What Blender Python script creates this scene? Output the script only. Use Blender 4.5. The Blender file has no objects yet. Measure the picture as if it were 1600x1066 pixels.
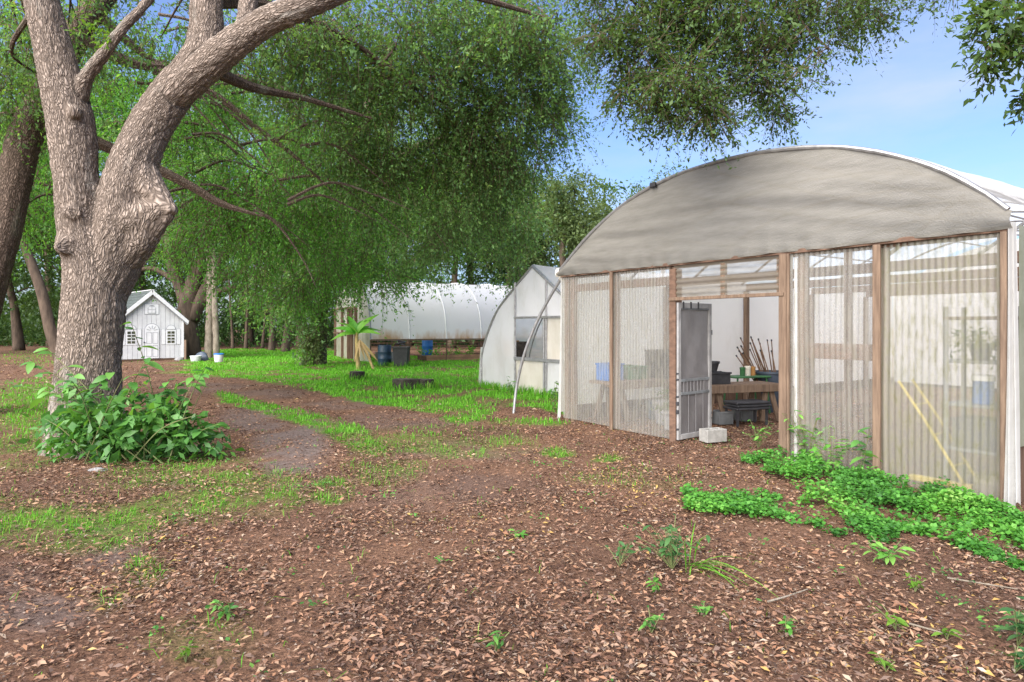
import bpy, math, random
import numpy as np
from mathutils import Vector, Matrix

# ------------------------------------------------------------------ camera, sky, sun, exposure
sc = bpy.context.scene
FPX, HOR, CAMH = 1000.0, 511.0, 1.55          # focal length in photo pixels, horizon row, eye height
cd = bpy.data.cameras.new('camera'); cam = bpy.data.objects.new('camera', cd)
sc.collection.objects.link(cam); sc.camera = cam
cam.location = (0, 0, CAMH); cam.rotation_euler = (math.radians(90), 0, 0)
cd.sensor_width = 36; cd.lens = 36 * FPX / 1600; cd.shift_y = -22 / 1600
cd.clip_start = 0.05; cd.clip_end = 2000

SUN_EL, SUN_AZ = math.radians(38), math.radians(212)   # azimuth clockwise from +Y: behind the camera, to the left
world = bpy.data.worlds.new('World'); sc.world = world; world.use_nodes = True
wn = world.node_tree; wn.nodes.clear()
sky = wn.nodes.new('ShaderNodeTexSky'); sky.sky_type = 'NISHITA'; sky.sun_disc = False
sky.sun_elevation = SUN_EL; sky.sun_rotation = SUN_AZ
sky.air_density = 1.1; sky.dust_density = 2.2; sky.ozone_density = 4.0; sky.altitude = 30
bg = wn.nodes.new('ShaderNodeBackground'); bg.inputs[1].default_value = 0.094
wo = wn.nodes.new('ShaderNodeOutputWorld')
tint = wn.nodes.new('ShaderNodeMixRGB'); tint.blend_type = 'MULTIPLY'; tint.inputs[0].default_value = 1; tint.inputs[2].default_value = (.74, .82, 1.03, 1)
wn.links.new(sky.outputs[0], tint.inputs[1])
wtc = wn.nodes.new('ShaderNodeTexCoord'); wmp = wn.nodes.new('ShaderNodeMapping'); wmp.inputs['Scale'].default_value = (1.6, 1.6, 5.5); wn.links.new(wtc.outputs['Generated'], wmp.inputs[0])
wnz = wn.nodes.new('ShaderNodeTexNoise'); wnz.inputs['Scale'].default_value = 1.7; wnz.inputs['Detail'].default_value = 6; wnz.inputs['Roughness'].default_value = .55; wn.links.new(wmp.outputs[0], wnz.inputs['Vector'])
wrp = wn.nodes.new('ShaderNodeValToRGB'); wrp.color_ramp.elements[0].position = .40; wrp.color_ramp.elements[0].color = (.08, .08, .08, 1); wrp.color_ramp.elements[1].position = .72; wrp.color_ramp.elements[1].color = (.55, .55, .55, 1); wn.links.new(wnz.outputs[0], wrp.inputs[0])
wmx = wn.nodes.new('ShaderNodeMixRGB'); wn.links.new(wrp.outputs[0], wmx.inputs[0]); wn.links.new(tint.outputs[0], wmx.inputs[1]); wmx.inputs[2].default_value = (3.1, 3.25, 3.45, 1)
wn.links.new(wmx.outputs[0], bg.inputs[0]); wn.links.new(bg.outputs[0], wo.inputs[0])
sl = bpy.data.lights.new('sun', 'SUN'); sl.energy = 4.2; sl.angle = math.radians(80); sl.color = (1, 0.93, 0.82)
so = bpy.data.objects.new('sun', sl); sc.collection.objects.link(so)
sdir = Vector((math.sin(SUN_AZ) * math.cos(SUN_EL), math.cos(SUN_AZ) * math.cos(SUN_EL), math.sin(SUN_EL)))
so.rotation_euler = sdir.to_track_quat('Z', 'Y').to_euler(); so.location = sdir * 50
vs = sc.view_settings; vs.view_transform = 'Standard'; vs.look = 'None'; vs.gamma = 1; vs.exposure = 1.5
sc.cycles.max_bounces = 10; sc.cycles.transparent_max_bounces = 14; sc.cycles.diffuse_bounces = 5
sc.cycles.transmission_bounces = 6; sc.cycles.use_denoising = True

# ------------------------------------------------------------------ helpers
COL = sc.collection
ORG = {}
rng = np.random.default_rng(7)
random.seed(7)
def at(px, py, Y): return np.array([(px - 800) / FPX * Y, Y, CAMH - (py - HOR) / FPX * Y])
def gp(px, py):
    Y = CAMH * FPX / (py - HOR); return np.array([(px - 800) / FPX * Y, Y, 0.0])
def unit(v):
    v = np.asarray(v, float); return v / (np.linalg.norm(v) + 1e-12)
def tag(o, label=None, cat=None, group=None, kind=None):
    if label: o['label'] = label
    if cat: o['category'] = cat
    if group: o['group'] = group
    if kind: o['kind'] = kind
    return o
def thing(name, loc, label, cat, group=None):
    o = bpy.data.objects.new(name, None); COL.objects.link(o); o.location = tuple(loc)
    o.empty_display_size = 0.2
    ORG[o] = np.array(loc, float); return tag(o, label, cat, group)
def link_mesh(name, me, mat, parent=None, org=None):
    o = bpy.data.objects.new(name, me); COL.objects.link(o)
    if mat is not None and len(me.materials) == 0: me.materials.append(mat)
    if parent is not None:
        o.parent = parent; ORG[o] = ORG[parent]
    else:
        ORG[o] = np.zeros(3) if org is None else np.array(org, float); o.location = tuple(ORG[o])
    return o
def raw_mesh(name, V, loops, starts, smooth=False, attrs=None):
    me = bpy.data.meshes.new(name)
    me.vertices.add(len(V)); me.vertices.foreach_set('co', np.ascontiguousarray(V, np.float32).ravel())
    me.loops.add(len(loops)); me.loops.foreach_set('vertex_index', np.ascontiguousarray(loops, np.int32))
    me.polygons.add(len(starts)); me.polygons.foreach_set('loop_start', np.ascontiguousarray(starts, np.int32))
    for k, a in (attrs or {}).items():
        a = np.asarray(a, np.float32)
        if a.ndim == 2:
            at_ = me.attributes.new(k, 'FLOAT_VECTOR', 'POINT'); at_.data.foreach_set('vector', a.ravel())
        else:
            at_ = me.attributes.new(k, 'FLOAT', 'POINT'); at_.data.foreach_set('value', a)
    me.update(calc_edges=True)
    if smooth: me.polygons.foreach_set('use_smooth', np.ones(len(starts), bool))
    return me
def quads_mesh(name, V, Q, smooth=False, attrs=None):
    Q = np.asarray(Q, np.int32); return raw_mesh(name, V, Q.ravel(), np.arange(len(Q)) * Q.shape[1], smooth, attrs)
class MB:
    def __init__(s): s.v = []; s.f = []; s.n = 0
    def add(s, V, F):
        V = np.asarray(V, float); s.v.append(V); s.f += [[i + s.n for i in f] for f in F]; s.n += len(V); return s
    def box(s, c, size, ax=None, bev=0.0):
        """bevelled box: centre, full size, axes rows"""
        ax = np.eye(3) if ax is None else np.asarray(ax, float); h = np.asarray(size, float) / 2
        b = min(bev, h.min() * 0.45)
        if b <= 0:
            P = np.array([[x, y, z] for x in (-1, 1) for y in (-1, 1) for z in (-1, 1)]) * h
            F = [(0, 1, 3, 2), (4, 6, 7, 5), (0, 4, 5, 1), (2, 3, 7, 6), (0, 2, 6, 4), (1, 5, 7, 3)]
        else:
            P = []; idx = {}
            for x in (-1, 1):
                for y in (-1, 1):
                    for z in (-1, 1):
                        for a in range(3):
                            q = np.array([x, y, z], float) * (h - b); q[a] = (x, y, z)[a] * h[a]
                            idx[(x, y, z, a)] = len(P); P.append(q)
            F = []
            for a in range(3):
                o1, o2 = [i for i in range(3) if i != a]
                for sg in (-1, 1):
                    cyc = []
                    for (p, q) in ((-1, -1), (1, -1), (1, 1), (-1, 1)):
                        k = [0, 0, 0]; k[a] = sg; k[o1] = p; k[o2] = q; cyc.append(idx[(*k, a)])
                    F.append(cyc if sg * (1 if a != 1 else -1) > 0 else cyc[::-1])
            for a in range(3):
                o1, o2 = [i for i in range(3) if i != a]
                for p in (-1, 1):
                    for q in (-1, 1):
                        k0 = [0, 0, 0]; k1 = [0, 0, 0]; k0[a] = -1; k1[a] = 1
                        for k in (k0, k1): k[o1] = p; k[o2] = q
                        F.append([idx[(*k0, o1)], idx[(*k1, o1)], idx[(*k1, o2)], idx[(*k0, o2)]])
            for x in (-1, 1):
                for y in (-1, 1):
                    for z in (-1, 1): F.append([idx[(x, y, z, 0)], idx[(x, y, z, 1)], idx[(x, y, z, 2)]])
            P = np.array(P)
        return s.add(np.asarray(c, float) + P @ ax, F)
    def bar(s, p, q, w, d, up=(0, 0, 1), bev=0.0):
        p = np.asarray(p, float); q = np.asarray(q, float); z = unit(q - p); up = np.asarray(up, float)
        if abs(z @ unit(up)) > 0.98: up = np.array([1.0, 0.3, 0])
        x = unit(np.cross(up, z)); y = np.cross(z, x)
        return s.box((p + q) / 2, (w, d, np.linalg.norm(q - p)), np.array([x, y, z]), bev)
    def tube(s, pts, r, n=10, cap=True):
        pts = np.asarray(pts, float); m = len(pts); r = np.full(m, r) if np.isscalar(r) else np.asarray(r, float)
        T = np.gradient(pts, axis=0); T /= np.linalg.norm(T, axis=1)[:, None] + 1e-12
        a = np.array([0, 0, 1.0]) if abs(T[0][2]) < 0.9 else np.array([1.0, 0, 0])
        e = unit(np.cross(T[0], a)); V = []; an = np.arange(n) * 2 * math.pi / n
        for i in range(m):
            e = unit(e - T[i] * (e @ T[i])); f = np.cross(T[i], e)
            V.append(pts[i] + r[i] * (np.cos(an)[:, None] * e + np.sin(an)[:, None] * f))
        F = [[i * n + j, i * n + (j + 1) % n, (i + 1) * n + (j + 1) % n, (i + 1) * n + j] for i in range(m - 1) for j in range(n)]
        if cap: F += [list(range(n))[::-1], list(range((m - 1) * n, m * n))]
        return s.add(np.vstack(V), F)
    def lathe(s, c, prof, n=20, ax=None):
        ax = np.eye(3) if ax is None else np.asarray(ax); an = np.arange(n) * 2 * math.pi / n; V = []
        for r, z in prof: V.append(np.stack([r * np.cos(an), r * np.sin(an), np.full(n, z)], 1))
        m = len(prof)
        F = [[i * n + j, i * n + (j + 1) % n, (i + 1) * n + (j + 1) % n, (i + 1) * n + j] for i in range(m - 1) for j in range(n)]
        F += [list(range(n))[::-1], list(range((m - 1) * n, m * n))]
        return s.add(np.asarray(c, float) + np.vstack(V) @ ax, F)
    def grid(s, P, close=False):
        P = np.asarray(P, float); a, b = P.shape[:2]
        return s.add(P.reshape(-1, 3), [[i * b + j, i * b + j + 1, (i + 1) * b + j + 1, (i + 1) * b + j] for i in range(a - 1) for j in range(b - 1)])
    def poly(s, P): return s.add(P, [list(range(len(P)))])
    def prism(s, P, off):
        P = np.asarray(P, float); n = len(P); off = np.asarray(off, float)
        return s.add(np.vstack([P, P + off]), [list(range(n)), list(range(n, 2 * n))[::-1]] + [[i, i + n, (i + 1) % n + n, (i + 1) % n][::-1] for i in range(n)])
    def build(s, name, mat, parent=None, smooth=False, org=None):
        V = np.vstack(s.v); o0 = ORG[parent] if parent is not None else (np.zeros(3) if org is None else np.array(org, float))
        me = bpy.data.meshes.new(name); me.from_pydata((V - o0).tolist(), [], s.f); me.update()
        if smooth:
            me.polygons.foreach_set('use_smooth', np.ones(len(me.polygons), bool))
            try: me.set_sharp_from_angle(angle=math.radians(40))
            except Exception: pass
        return link_mesh(name, me, mat, parent, o0)

def _h(ix, iy, iz):
    n = (ix * 374761393 + iy * 668265263 + iz * 2147483647 * 3 + 1013904223).astype(np.int64) & 0xffffffff
    n = ((n ^ (n >> 13)) * 1274126177) & 0xffffffff; n = ((n ^ (n >> 16)) * 2246822519) & 0xffffffff
    return ((n ^ (n >> 15)) & 0xffffff) / float(0xffffff)
def vnoise(x, y, z=None):
    x = np.asarray(x, float); y = np.asarray(y, float); z = np.zeros_like(x) if z is None else np.asarray(z, float)
    ix, iy, iz = np.floor(x).astype(np.int64), np.floor(y).astype(np.int64), np.floor(z).astype(np.int64)
    fx, fy, fz = x - ix, y - iy, z - iz
    fx, fy, fz = [f * f * (3 - 2 * f) for f in (fx, fy, fz)]; r = 0
    for a in (0, 1):
        for b in (0, 1):
            for c in (0, 1):
                r = r + _h(ix + a, iy + b, iz + c) * (fx if a else 1 - fx) * (fy if b else 1 - fy) * (fz if c else 1 - fz)
    return r
def fbm(x, y, o=4):
    r = 0; a = .5; t = 0
    for i in range(o): r = r + a * vnoise(x * 2 ** i + 17 * i, y * 2 ** i - 9 * i); t += a; a *= .55
    return r / t

# ------------------------------------------------------------------ materials
def nodes(name):
    m = bpy.data.materials.new(name); m.use_nodes = True; nt = m.node_tree; nt.nodes.clear()
    out = nt.nodes.new('ShaderNodeOutputMaterial'); return m, nt, out
def N(nt, t, **kw):
    n = nt.nodes.new('ShaderNode' + t)
    for k, v in kw.items():
        if k.startswith('i_'):
            key = k[2:]; n.inputs[int(key) if key.isdigit() else key.replace('_', ' ')].default_value = v
        else: setattr(n, k, v)
    return n
def L(nt, a, b): nt.links.new(a, b)
def c4(c): return (c[0], c[1], c[2], 1)
def ramp(nt, fac, stops):
    r = N(nt, 'ValToRGB'); e = r.color_ramp.elements
    while len(e) < len(stops): e.new(0.5)
    for i, (p, c) in enumerate(stops): e[i].position = p; e[i].color = c4(c) if len(c) == 3 else c
    L(nt, fac, r.inputs[0]); return r.outputs[0]
def coords(nt, scale=(1, 1, 1), attr=None):
    if attr:
        a = N(nt, 'Attribute', attribute_name=attr); o = a.outputs['Vector']
    else: o = N(nt, 'TexCoord').outputs['Object']
    mp = N(nt, 'Mapping'); mp.inputs['Scale'].default_value = scale; L(nt, o, mp.inputs[0]); return mp.outputs[0]
def noise(nt, vec, scale, detail=5, rough=.55):
    n = N(nt, 'TexNoise', i_Scale=scale, i_Detail=detail, i_Roughness=rough); L(nt, vec, n.inputs['Vector']); return n.outputs[0]
def bump(nt, h, strength, dist, bs):
    b = N(nt, 'Bump', i_Strength=strength, i_Distance=dist); L(nt, h, b.inputs['Height']); L(nt, b.outputs[0], bs.inputs['Normal'])
def M(name, c1, c2=None, scale=4, rough=.75, spec=.25, metal=0, bmp=.3, bscale=60, bdist=.004, stretch=(1, 1, 1), lo=.35, hi=.65, c3=None):
    m, nt, out = nodes(name); bs = N(nt, 'BsdfPrincipled', i_Roughness=rough, i_Metallic=metal); bs.inputs['Specular IOR Level'].default_value = spec
    v = coords(nt, stretch); c2 = c2 or tuple(x * .8 for x in c1)
    st = [(lo, c1), (hi, c2)] if c3 is None else [(lo, c1), ((lo + hi) / 2, c2), (hi, c3)]
    L(nt, ramp(nt, noise(nt, v, scale, 8, .62), st), bs.inputs['Base Color'])
    if bmp: bump(nt, noise(nt, v, bscale, 4), bmp, bdist, bs)
    L(nt, bs.outputs[0], out.inputs[0]); return m
def leaf_mat(name, stops, trans=.45, rough=.5, spec=.35, tboost=(1.5, 1.35, .6)):
    m, nt, out = nodes(name); a = N(nt, 'Attribute', attribute_name='rnd')
    col = ramp(nt, a.outputs['Fac'], stops)
    bs = N(nt, 'BsdfPrincipled', i_Roughness=rough); bs.inputs['Specular IOR Level'].default_value = spec
    L(nt, col, bs.inputs['Base Color'])
    mul = N(nt, 'MixRGB', blend_type='MULTIPLY'); mul.inputs[0].default_value = 1; L(nt, col, mul.inputs[1]); mul.inputs[2].default_value = c4(tboost)
    tr = N(nt, 'BsdfTranslucent'); L(nt, mul.outputs[0], tr.inputs[0])
    mx = N(nt, 'MixShader'); mx.inputs[0].default_value = trans; L(nt, bs.outputs[0], mx.inputs[1]); L(nt, tr.outputs[0], mx.inputs[2])
    L(nt, mx.outputs[0], out.inputs[0]); return m
def film_mat(name, col, dirt, transp=.1, transl=.5, rough=.45, scale=3, stretch=(1, 1, 1), lo=.45, hi=.7, dirt_opaque=.5, bmp=.25, bscale=14, gloss=.3, stain=None):
    """plastic sheet: diffuse + translucent, some clear see-through, dirt that is more opaque"""
    m, nt, out = nodes(name); v = coords(nt, stretch); nz = noise(nt, v, scale, 9, .68)
    fac = ramp(nt, nz, [(lo, (0, 0, 0)), (hi, (1, 1, 1))])
    mc = N(nt, 'MixRGB'); L(nt, fac, mc.inputs[0]); mc.inputs[1].default_value = c4(col); mc.inputs[2].default_value = c4(dirt); colo = mc.outputs[0]
    if stain:
        zc, zh, c, th = stain
        sx = N(nt, 'SeparateXYZ'); L(nt, N(nt, 'TexCoord').outputs['Object'], sx.inputs[0])
        mr = N(nt, 'MapRange', i_1=zc, i_2=zh, i_3=1, i_4=0); L(nt, sx.outputs[2], mr.inputs[0])
        n2 = noise(nt, coords(nt, (1, 1, .35)), 1.3, 6, .6); mu = N(nt, 'Math', operation='MULTIPLY'); L(nt, mr.outputs[0], mu.inputs[0]); L(nt, n2, mu.inputs[1])
        f2 = ramp(nt, mu.outputs[0], [(th, (0, 0, 0)), (th + .2, (1, 1, 1))])
        m2 = N(nt, 'MixRGB'); L(nt, f2, m2.inputs[0]); L(nt, colo, m2.inputs[1]); m2.inputs[2].default_value = c4(c); colo = m2.outputs[0]
    bs = N(nt, 'BsdfPrincipled', i_Roughness=rough); bs.inputs['Specular IOR Level'].default_value = gloss; L(nt, colo, bs.inputs['Base Color'])
    if bmp: bump(nt, noise(nt, coords(nt), bscale, 3), bmp, .02, bs)
    tl = N(nt, 'BsdfTranslucent'); L(nt, colo, tl.inputs[0])
    mx = N(nt, 'MixShader'); mx.inputs[0].default_value = transl; L(nt, bs.outputs[0], mx.inputs[1]); L(nt, tl.outputs[0], mx.inputs[2])
    tp = N(nt, 'BsdfTransparent'); m3 = N(nt, 'MixShader')
    mr = N(nt, 'MapRange', i_1=0, i_2=1, i_3=1 - transp, i_4=1 - transp * (1 - dirt_opaque)); L(nt, fac, mr.inputs[0]); L(nt, mr.outputs[0], m3.inputs[0])
    L(nt, tp.outputs[0], m3.inputs[1]); L(nt, mx.outputs[0], m3.inputs[2]); L(nt, m3.outputs[0], out.inputs[0]); return m
def bark_mat(name, c_hi, c_lo, lichen=(.45, .44, .40), attr='bark', sc_=50, licp=.66):
    m, nt, out = nodes(name); bs = N(nt, 'BsdfPrincipled', i_Roughness=.9); bs.inputs['Specular IOR Level'].default_value = .12
    v = coords(nt, (1, 1, 1), attr)
    n1 = noise(nt, v, sc_, 7, .65); n2 = noise(nt, v, 2.2, 5, .6)
    vo = N(nt, 'TexVoronoi', feature='DISTANCE_TO_EDGE', i_Scale=sc_ * .9)
    dn = N(nt, 'MixRGB', blend_type='ADD'); dn.inputs[0].default_value = .13; L(nt, v, dn.inputs[1]); nzc = N(nt, 'TexNoise', i_Scale=9.0); L(nt, v, nzc.inputs['Vector']); L(nt, nzc.outputs[1], dn.inputs[2]); L(nt, dn.outputs[0], vo.inputs['Vector'])
    crack = ramp(nt, vo.outputs['Distance'], [(.0, (0, 0, 0)), (.30, (1, 1, 1))])
    mul = N(nt, 'Math', operation='MULTIPLY'); L(nt, crack, mul.inputs[0]); L(nt, n1, mul.inputs[1])
    col = ramp(nt, mul.outputs[0], [(.05, c_lo), (.55, c_hi)])
    m2 = N(nt, 'MixRGB'); L(nt, ramp(nt, n2, [(licp - .1, (0, 0, 0)), (licp + .1, (.75, .75, .75))]), m2.inputs[0]); L(nt, col, m2.inputs[1]); m2.inputs[2].default_value = c4(lichen)
    L(nt, m2.outputs[0], bs.inputs['Base Color']); bump(nt, mul.outputs[0], 1.0, .03, bs); L(nt, bs.outputs[0], out.inputs[0]); return m

GREEN_OAK = [(0, (.036, .08, .032)), (.35, (.085, .18, .06)), (.75, (.155, .30, .09)), (.93, (.24, .40, .12)), (1, (.24, .19, .09))]
m_oak = leaf_mat('oak_leaf', GREEN_OAK, .52)
m_oak2 = leaf_mat('oak_leaf_bright', [(0, (.042, .12, .027)), (.4, (.09, .25, .047)), (.8, (.15, .39, .068)), (1, (.24, .50, .10))], .55)
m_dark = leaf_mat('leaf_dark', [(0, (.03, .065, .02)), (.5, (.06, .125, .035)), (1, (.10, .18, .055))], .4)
m_olive = leaf_mat('leaf_olive', [(0, (.05, .085, .03)), (.5, (.10, .155, .055)), (1, (.16, .22, .085))], .42)
m_lime = leaf_mat('leaf_lime', [(0, (.06, .14, .015)), (.5, (.11, .24, .025)), (1, (.18, .34, .05))], .5)
m_shrub = leaf_mat('shrub_leaf', [(0, (.038, .11, .03)), (.5, (.07, .205, .042)), (.85, (.12, .30, .058)), (1, (.21, .40, .08))], .35, .42, .5)
m_grass = leaf_mat('grass_blade', [(0, (.06, .20, .015)), (.5, (.11, .34, .022)), (.85, (.17, .45, .04)), (1, (.30, .36, .10))], .4, .55, .25)
m_clover = leaf_mat('clover_leaf', [(0, (.035, .12, .025)), (.45, (.075, .25, .035)), (.8, (.14, .36, .055)), (1, (.25, .42, .11))], .35, .5, .3)
m_crumb = leaf_mat('litter_crumb', [(0, (.03, .02, .017)), (.35, (.075, .048, .038)), (.6, (.16, .10, .07)), (.8, (.24, .20, .17)), (1, (.36, .22, .12))], .05, .8, .15, (1, 1, 1))
m_litter = leaf_mat('litter_leaf', [(0, (.05, .028, .021)), (.2, (.12, .062, .042)), (.34, (.18, .125, .10)), (.46, (.22, .108, .062)), (.6, (.235, .14, .10)), (.74, (.32, .17, .098)), (.85, (.33, .215, .155)), (.94, (.38, .235, .14)), (.98, (.36, .30, .24)), (1, (.42, .27, .09))], .08, .7, .2, (1, 1, 1))
m_bark = bark_mat('oak_bark', (.40, .325, .275), (.125, .098, .08))
m_bark2 = bark_mat('oak_bark_brown', (.27, .20, .16), (.075, .055, .043), (.27, .27, .2))
m_bark_far = M('far_bark', (.125, .092, .07), (.06, .045, .036), 6, .9, .1, bmp=.6, bscale=14, bdist=.03, stretch=(1, 1, .25))
m_twig = M('twig_bark', (.16, .115, .08), (.09, .065, .05), 20, .9, .1, bmp=0)
m_wood = M('weathered_wood', (.20, .14, .10), (.11, .075, .055), 5, .8, .15, bmp=.5, bscale=40, stretch=(6, 6, .5), bdist=.003)
m_woodd = M('dark_wood', (.14, .09, .062), (.08, .05, .036), 5, .8, .15, bmp=.5, bscale=40, stretch=(6, 6, .5), bdist=.003)
m_woodh = M('weathered_beam', (.17, .105, .075), (.095, .06, .045), 5, .8, .15, bmp=.5, bscale=40, stretch=(2, 2, 5), bdist=.003)
m_galv = M('galvanised_pipe', (.36, .36, .37), (.24, .24, .25), 12, .42, .5, .6, .15, 90)
m_gable = film_mat('gable_sheet', (.305, .29, .26), (.225, .215, .188), .03, .45, .6, 7, (.4, .4, 3), .35, .75, .3, .6, 70, .15)
m_roof = film_mat('roof_film', (.88, .87, .85), (.68, .66, .62), .45, .62, .4, 2.5, (1, 1, 1), .5, .8, .4, .3, 10, .4)
m_film = film_mat('white_film', (.92, .91, .89), (.72, .70, .65), .22, .60, .45, 2.0, (1, 1, .5), .52, .85, .4, .2, 8, .3)
m_filmw = film_mat('hoop_film', (.90, .91, .94), (.70, .68, .66), .05, .45, .35, 1.6, (1, 1, .3), .55, .85, .4, .2, 5, .45, stain=(1.0, 2.2, (.55, .36, .20), .31))
m_film3 = film_mat('gothic_roof_film', (.92, .92, .91), (.75, .74, .70), .38, .6, .4, 2, (1, 1, 1), .55, .85, .3, .2, 8, .35)
m_flap = film_mat('weathered_flap', (.56, .56, .55), (.42, .41, .38), .04, .4, .5, 2.5, (1, 1, .4), .45, .8, .3, .4, 9, .25)
m_film2 = film_mat('gothic_film', (.80, .80, .80), (.58, .57, .52), .16, .50, .5, 2.2, (1, 1, .4), .5, .8, .4, .2, 8, .3)
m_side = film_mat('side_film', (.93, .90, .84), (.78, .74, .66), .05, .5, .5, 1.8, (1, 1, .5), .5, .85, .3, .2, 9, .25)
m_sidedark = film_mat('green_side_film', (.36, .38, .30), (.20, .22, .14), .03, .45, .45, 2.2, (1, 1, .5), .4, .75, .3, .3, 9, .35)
m_corr = film_mat('corrugated_plastic', (.52, .51, .48), (.28, .265, .215), .67, .45, .3, 16, (1, 1, .22), .44, .72, .62, 0, 10, .5)
m_corr2 = film_mat('corrugated_plastic_mossy', (.52, .51, .46), (.26, .255, .165), .60, .45, .3, 22, (1, 1, .3), .40, .66, .62, 0, 10, .5)
m_doorw = M('dull_door_aluminium', (.36, .355, .355), (.22, .215, .215), 5, .45, .4, .2, .15)
m_dgrey = M('dull_grey_trim', (.17, .165, .17), (.14, .135, .14), 6, .5, .3, bmp=0)
m_doorf = film_mat('door_film', (.21, .2, .205), (.13, .122, .125), .05, .35, .35, 2.5, (1, 1, .6), .4, .75, .3, .5, 9, .5)
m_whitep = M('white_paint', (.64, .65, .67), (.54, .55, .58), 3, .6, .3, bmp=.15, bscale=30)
m_trim = M('white_trim', (.72, .73, .76), (.64, .65, .68), 4, .55, .3, bmp=0)
m_groove = M('grey_groove', (.32, .33, .36), (.26, .27, .30), 4, .7, .2, bmp=0)
m_white = M('white_aluminium', (.72, .72, .72), (.55, .55, .55), 7, .45, .4, bmp=.1)
m_shing = M('grey_green_shingle', (.10, .118, .115), (.065, .077, .078), 9, .9, .15, bmp=.7, bscale=50, bdist=.01)
m_glass = M('dark_glass', (.10, .10, .065), (.035, .04, .03), 3, .12, .6, bmp=0)
m_black = M('black_plastic', (.022, .022, .026), (.04, .04, .045), 7, .5, .4, bmp=.1)
m_grey = M('grey_plastic', (.16, .17, .18), (.10, .105, .11), 6, .55, .35, bmp=.1)
m_blue = M('blue_barrel', (.025, .055, .10), (.015, .035, .06), 4, .45, .4, bmp=.1)
m_blue2 = M('bright_blue_plastic', (.02, .16, .48), (.015, .10, .33), 4, .45, .4, bmp=.1)
m_slate = M('slate_blue_bin', (.065, .085, .12), (.04, .055, .08), 4, .5, .35, bmp=.1)
m_greenp = M('green_plastic', (.05, .16, .06), (.03, .09, .04), 5, .5, .35, bmp=.1)
m_orange = M('orange_board', (.42, .22, .08), (.30, .15, .06), 5, .75, .2, bmp=.3)
m_yellow = M('yellow_paint', (.52, .40, .05), (.38, .28, .04), 5, .5, .35, bmp=.1)
m_conc = M('concrete', (.30, .295, .28), (.21, .205, .195), 14, .9, .15, bmp=.6, bscale=120)
m_stump = M('dark_stump', (.05, .043, .037), (.02, .018, .016), 9, .9, .1, bmp=.8, bscale=30, bdist=.02)
m_stumpt = M('stump_top', (.13, .115, .09), (.06, .055, .045), 12, .9, .1, bmp=.5)
m_rod = M('rusty_rod', (.12, .065, .042), (.21, .135, .085), 9, .8, .2, bmp=0)
m_terr = M('bed_soil', (.13, .09, .065), (.06, .045, .035), 8, .95, .1, bmp=.6, bscale=30, bdist=.02)
m_plank = M('brown_planks', (.33, .195, .115), (.20, .12, .075), 4, .85, .15, bmp=.4, bscale=30)
m_shade = M('dark_shade_cloth', (.075, .08, .085), (.05, .053, .058), 5, .8, .2, bmp=.3, bscale=40)
m_banstem = M('banana_stem', (.34, .27, .11), (.20, .14, .07), 8, .75, .2, bmp=.3, stretch=(3, 3, .6))
m_ban = leaf_mat('banana_leaf', [(0, (.06, .22, .03)), (.6, (.11, .36, .045)), (1, (.24, .48, .09))], .5, .4, .4)
m_bandead = leaf_mat('banana_dead_leaf', [(0, (.26, .18, .08)), (1, (.48, .36, .15))], .3)
m_stem = M('green_stem', (.10, .15, .05), (.16, .14, .07), 9, .7, .2, bmp=0)
m_palm = M('pale_trunk', (.29, .25, .205), (.13, .108, .082), 6, .9, .1, bmp=.7, bscale=30, bdist=.02, stretch=(1, 1, .5))
m_stone = M('grey_stone', (.30, .30, .31), (.20, .2, .2), 8, .85, .2, bmp=.5)

# ------------------------------------------------------------------ ground masks (described on the photo's ground plane)
def soft_poly(px, py, P):
    P = np.asarray(P, float); x1, y1 = P[:, 0], P[:, 1]; x2, y2 = np.roll(x1, -1), np.roll(y1, -1)
    ins = np.zeros(px.shape, bool)
    for a, b, c, d in zip(x1, y1, x2, y2):
        if b == d: continue
        cond = ((b > py) != (d > py)) & (px < (c - a) * (py - b) / (d - b) + a); ins ^= cond
    return ins
LAWN = [(290, 585), (300, 556), (345, 546), (520, 546), (600, 556), (800, 560), (900, 600), (900, 648), (850, 640), (800, 642), (770, 650), (690, 648), (620, 634), (540, 622), (450, 603), (390, 594)]
STRIP = [(345, 612), (430, 632), (530, 652), (585, 680), (610, 715), (575, 720), (490, 672), (400, 642), (345, 628)]
COVER = [(1062, 778), (1100, 764), (1180, 766), (1255, 782), (1218, 742), (1165, 715), (1160, 690), (1215, 700), (1300, 725), (1380, 748), (1480, 772), (1560, 806), (1660, 812), (1760, 850), (1720, 940), (1640, 905), (1540, 882), (1500, 858), (1440, 846), (1360, 848), (1320, 828), (1240, 836), (1180, 810), (1120, 808), (1070, 800)]
EL = [(820, 660, 60, 7, .9), (725, 654, 34, 7, .9), (872, 706, 26, 7, .7), (950, 715, 22, 5, .8), (100, 815, 150, 44, .46), (60, 640, 70, 45, .5), (520, 768, 32, 17, .95),
      (440, 782, 34, 12, .7), (300, 765, 160, 48, .36), (225, 895, 30, 22, .6), (170, 940, 26, 14, .6), (40, 700, 60, 40, .25), (700, 690, 130, 25, .26), (110, 560, 120, 12, .10), (330, 1000, 90, 40, .13), (600, 730, 60, 30, .2), (1000, 745, 110, 20, .12)]
def proj(X, Y):
    Yc = np.maximum(Y, .35); return 800 + FPX * X / Yc, HOR + CAMH * FPX / Yc
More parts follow.
